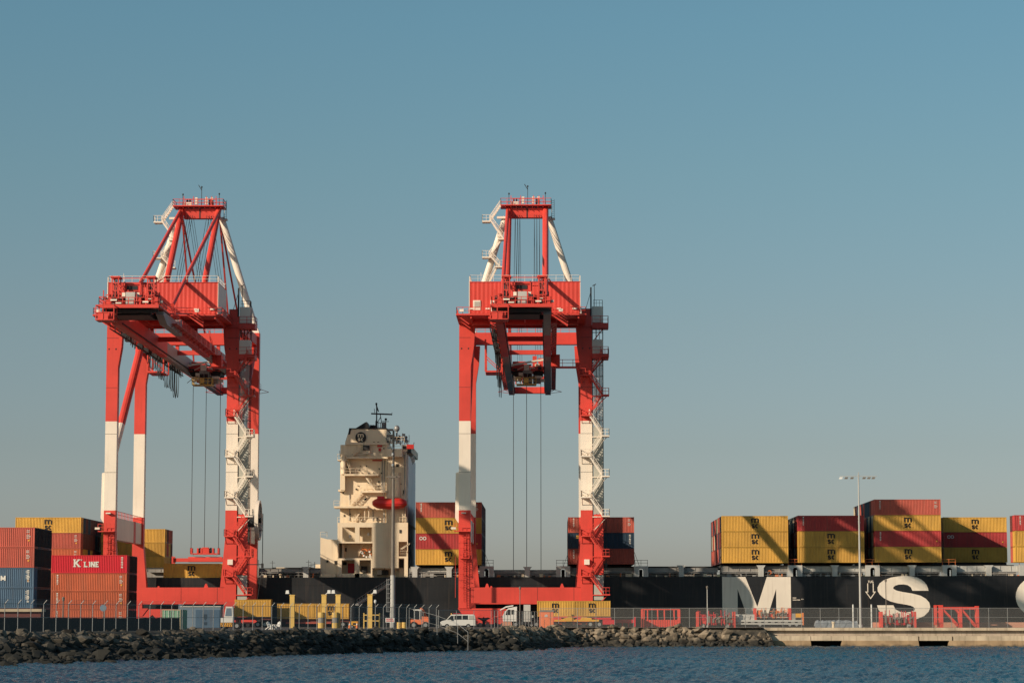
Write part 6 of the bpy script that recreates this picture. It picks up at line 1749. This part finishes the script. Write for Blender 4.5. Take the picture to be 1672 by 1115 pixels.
def chair(px, d, rz, lab):
    t = thing('garden_chair', lab, 'chair', (G(px, d), d, 0), 'white chairs by the fence', rz)
    m = MB(); m.hexa([(-0.3,-0.3,0.36),(0.3,-0.3,0.36),(0.3,0.3,0.28),(-0.3,0.3,0.28)],[(-0.3,-0.3,0.42),(0.3,-0.3,0.42),(0.3,0.3,0.34),(-0.3,0.3,0.34)]); part(m, 'seat', M['white'], t)
    m = MB()
    for k in range(5): q = -0.28+k*0.13; m.hexa([(q,0.28,0.3),(q+0.1,0.28,0.3),(q+0.1,0.33,0.3),(q,0.33,0.3)],[(q,0.6,1.05-0.06*abs(k-2)),(q+0.1,0.6,1.05-0.06*abs(k-2)),(q+0.1,0.65,1.05-0.06*abs(k-2)),(q,0.65,1.05-0.06*abs(k-2))])
    part(m, 'backrest', M['white'], t)
    for s in (-1, 1):
        m = MB(); m.box(s*0.3,-0.32,0.6,s*0.42,0.4,0.64); part(m, 'armrest', M['white'], t)
        m = MB(); m.bar((s*0.34,-0.28,0), (s*0.34,-0.28,0.6), 0.09); part(m, 'leg', M['white'], t)
        m = MB(); m.bar((s*0.32,0.1,0.36), (s*0.32,0.75,0), 0.09); part(m, 'leg', M['white'], t)
chair(443, 330, 0.9, 'white slatted garden chair inside the fence, turned left')
chair(451, 331, -0.7, 'white slatted garden chair inside the fence, turned right')
def long_trailer():
    d = 305; t = thing('flatbed_trailer', 'pale flatbed trailer below the blue containers at the left edge', 'trailer', (G(-40, d), d, 0)); L = G(68, d)-G(-40, d)
    m = MB(); m.box(0,0,2.22,L,2.4,2.55); part(m, 'bed', M['cbe'], t)
    m = MB(); m.box(0.2,0.4,1.5,L-0.2,2.0,2.21); part(m, 'underframe', M['cbr'], t)
    for q in (1.0, 2.3, L-1.0): wheel(t, q, 0.3, 0.5); wheel(t, q, 2.1, 0.5)
    m = MB(); m.box(L-1.6,0.5,0,L-1.4,0.7,1.5); m.box(0.3,0.5,1.0,L-0.3,0.8,1.5); part(m, 'landing_leg', M['darkmetal'], t)
long_trailer()
for px, py, d, r_, lab in ((168.5, 992, 318, 0.42, 'round blue grey sign on a post before the orange yard containers'), (294, 991, 352, 0.38, 'small blue sign panel above the dark wall near the sill beam')):
    t = thing('round_sign', lab, 'sign', (G(px, d), d, 0)); h = Zat(py, d)
    m = MB(); m.tube((0,0,0), (0,0,h), 0.05, 0.05, 6); part(m, 'post', M['polebrown'], t)
    m = MB()
    if px < 200: m.tube((0,-0.10,h), (0,-0.06,h), r_, r_, 18)
    else: m.box(-r_*0.6,-0.1,h-r_*1.1,r_*0.6,-0.06,h+r_*1.1)
    part(m, 'panel', M['cgy'], t)
def loader():
    d = 372; t = thing('telehandler', 'orange and white telehandler with its boom up behind the fence left of the van', 'telehandler', (G(685, d), d, 0))
    m = MB(); m.box(-1.3,0,0.6,1.3,1.8,1.3); m.prism([(0.1,1.3),(1.3,1.3),(1.25,1.7),(0.2,1.75)], 0.2, 1.6); part(m, 'body', M['orangebox'], t)
    m = MB()
    for x in (-0.75, 0.05):
        for y in (0.1, 1.0): m.bar((x,y,1.3), (x,y,2.6), 0.1)
    m.box(-0.9,0.0,2.6,0.25,1.1,2.78); part(m, 'cab', M['white'], t)
    m = MB(); m.box(-0.70,0.08,1.4,0.0,1.02,2.58); part(m, 'cab_window', M['glass'], t)
    m = MB(); m.bar((1.0,1.4,1.5), (0.1,1.4,3.0), 0.34); m.bar((0.1,1.4,3.0), (0.75,1.4,2.3), 0.22); m.bar((0.75,1.4,2.3), (0.75,1.4,0.8), 0.18); part(m, 'boom', M['orangebox'], t)
    for x in (-0.85, 0.9): wheel(t, x, 0.0, 0.5, 0.35); wheel(t, x, 1.8, 0.5, 0.35)
loader()
for px, d, lab in ((575, 366, 'red and white safety cone by the twin camera posts'), (587, 368, 'red and white safety cone left of the yellow pipe frame')):
    t = thing('safety_cone', lab, 'cone', (G(px-4, d), d, 0), 'safety cones at the gate')
    m = MB(); m.tube((0,0,0.06), (0,0,0.5), 0.2, 0.13, 10); m.mi = 1; m.tube((0,0,0.5), (0,0,0.72), 0.13, 0.09, 10); m.mi = 0; m.tube((0,0,0.72), (0,0,1.0), 0.09, 0.04, 10); part(m, 'cone', [M['signal'], M['white']], t)
    m = MB(); m.box(-0.26,-0.26,0,0.26,0.26,0.06); part(m, 'base', M['rubber'], t)
t = thing('pump_unit', 'small yellow wheeled pump unit between the safety cones', 'pump', (G(579, 376), 376, 0))
m = MB(); m.box(-0.5,0,0.35,0.5,0.8,1.05); m.mi = 1; m.box(-0.55,-0.03,1.05,0.55,0.85,1.15); m.box(-0.25,-0.02,0.5,0.2,-0.002,0.8); part(m, 'housing', [M['chassis'], M['darkmetal']], t)
wheel(t, -0.35, 0.05, 0.25, 0.15); wheel(t, 0.35, 0.05, 0.25, 0.15)
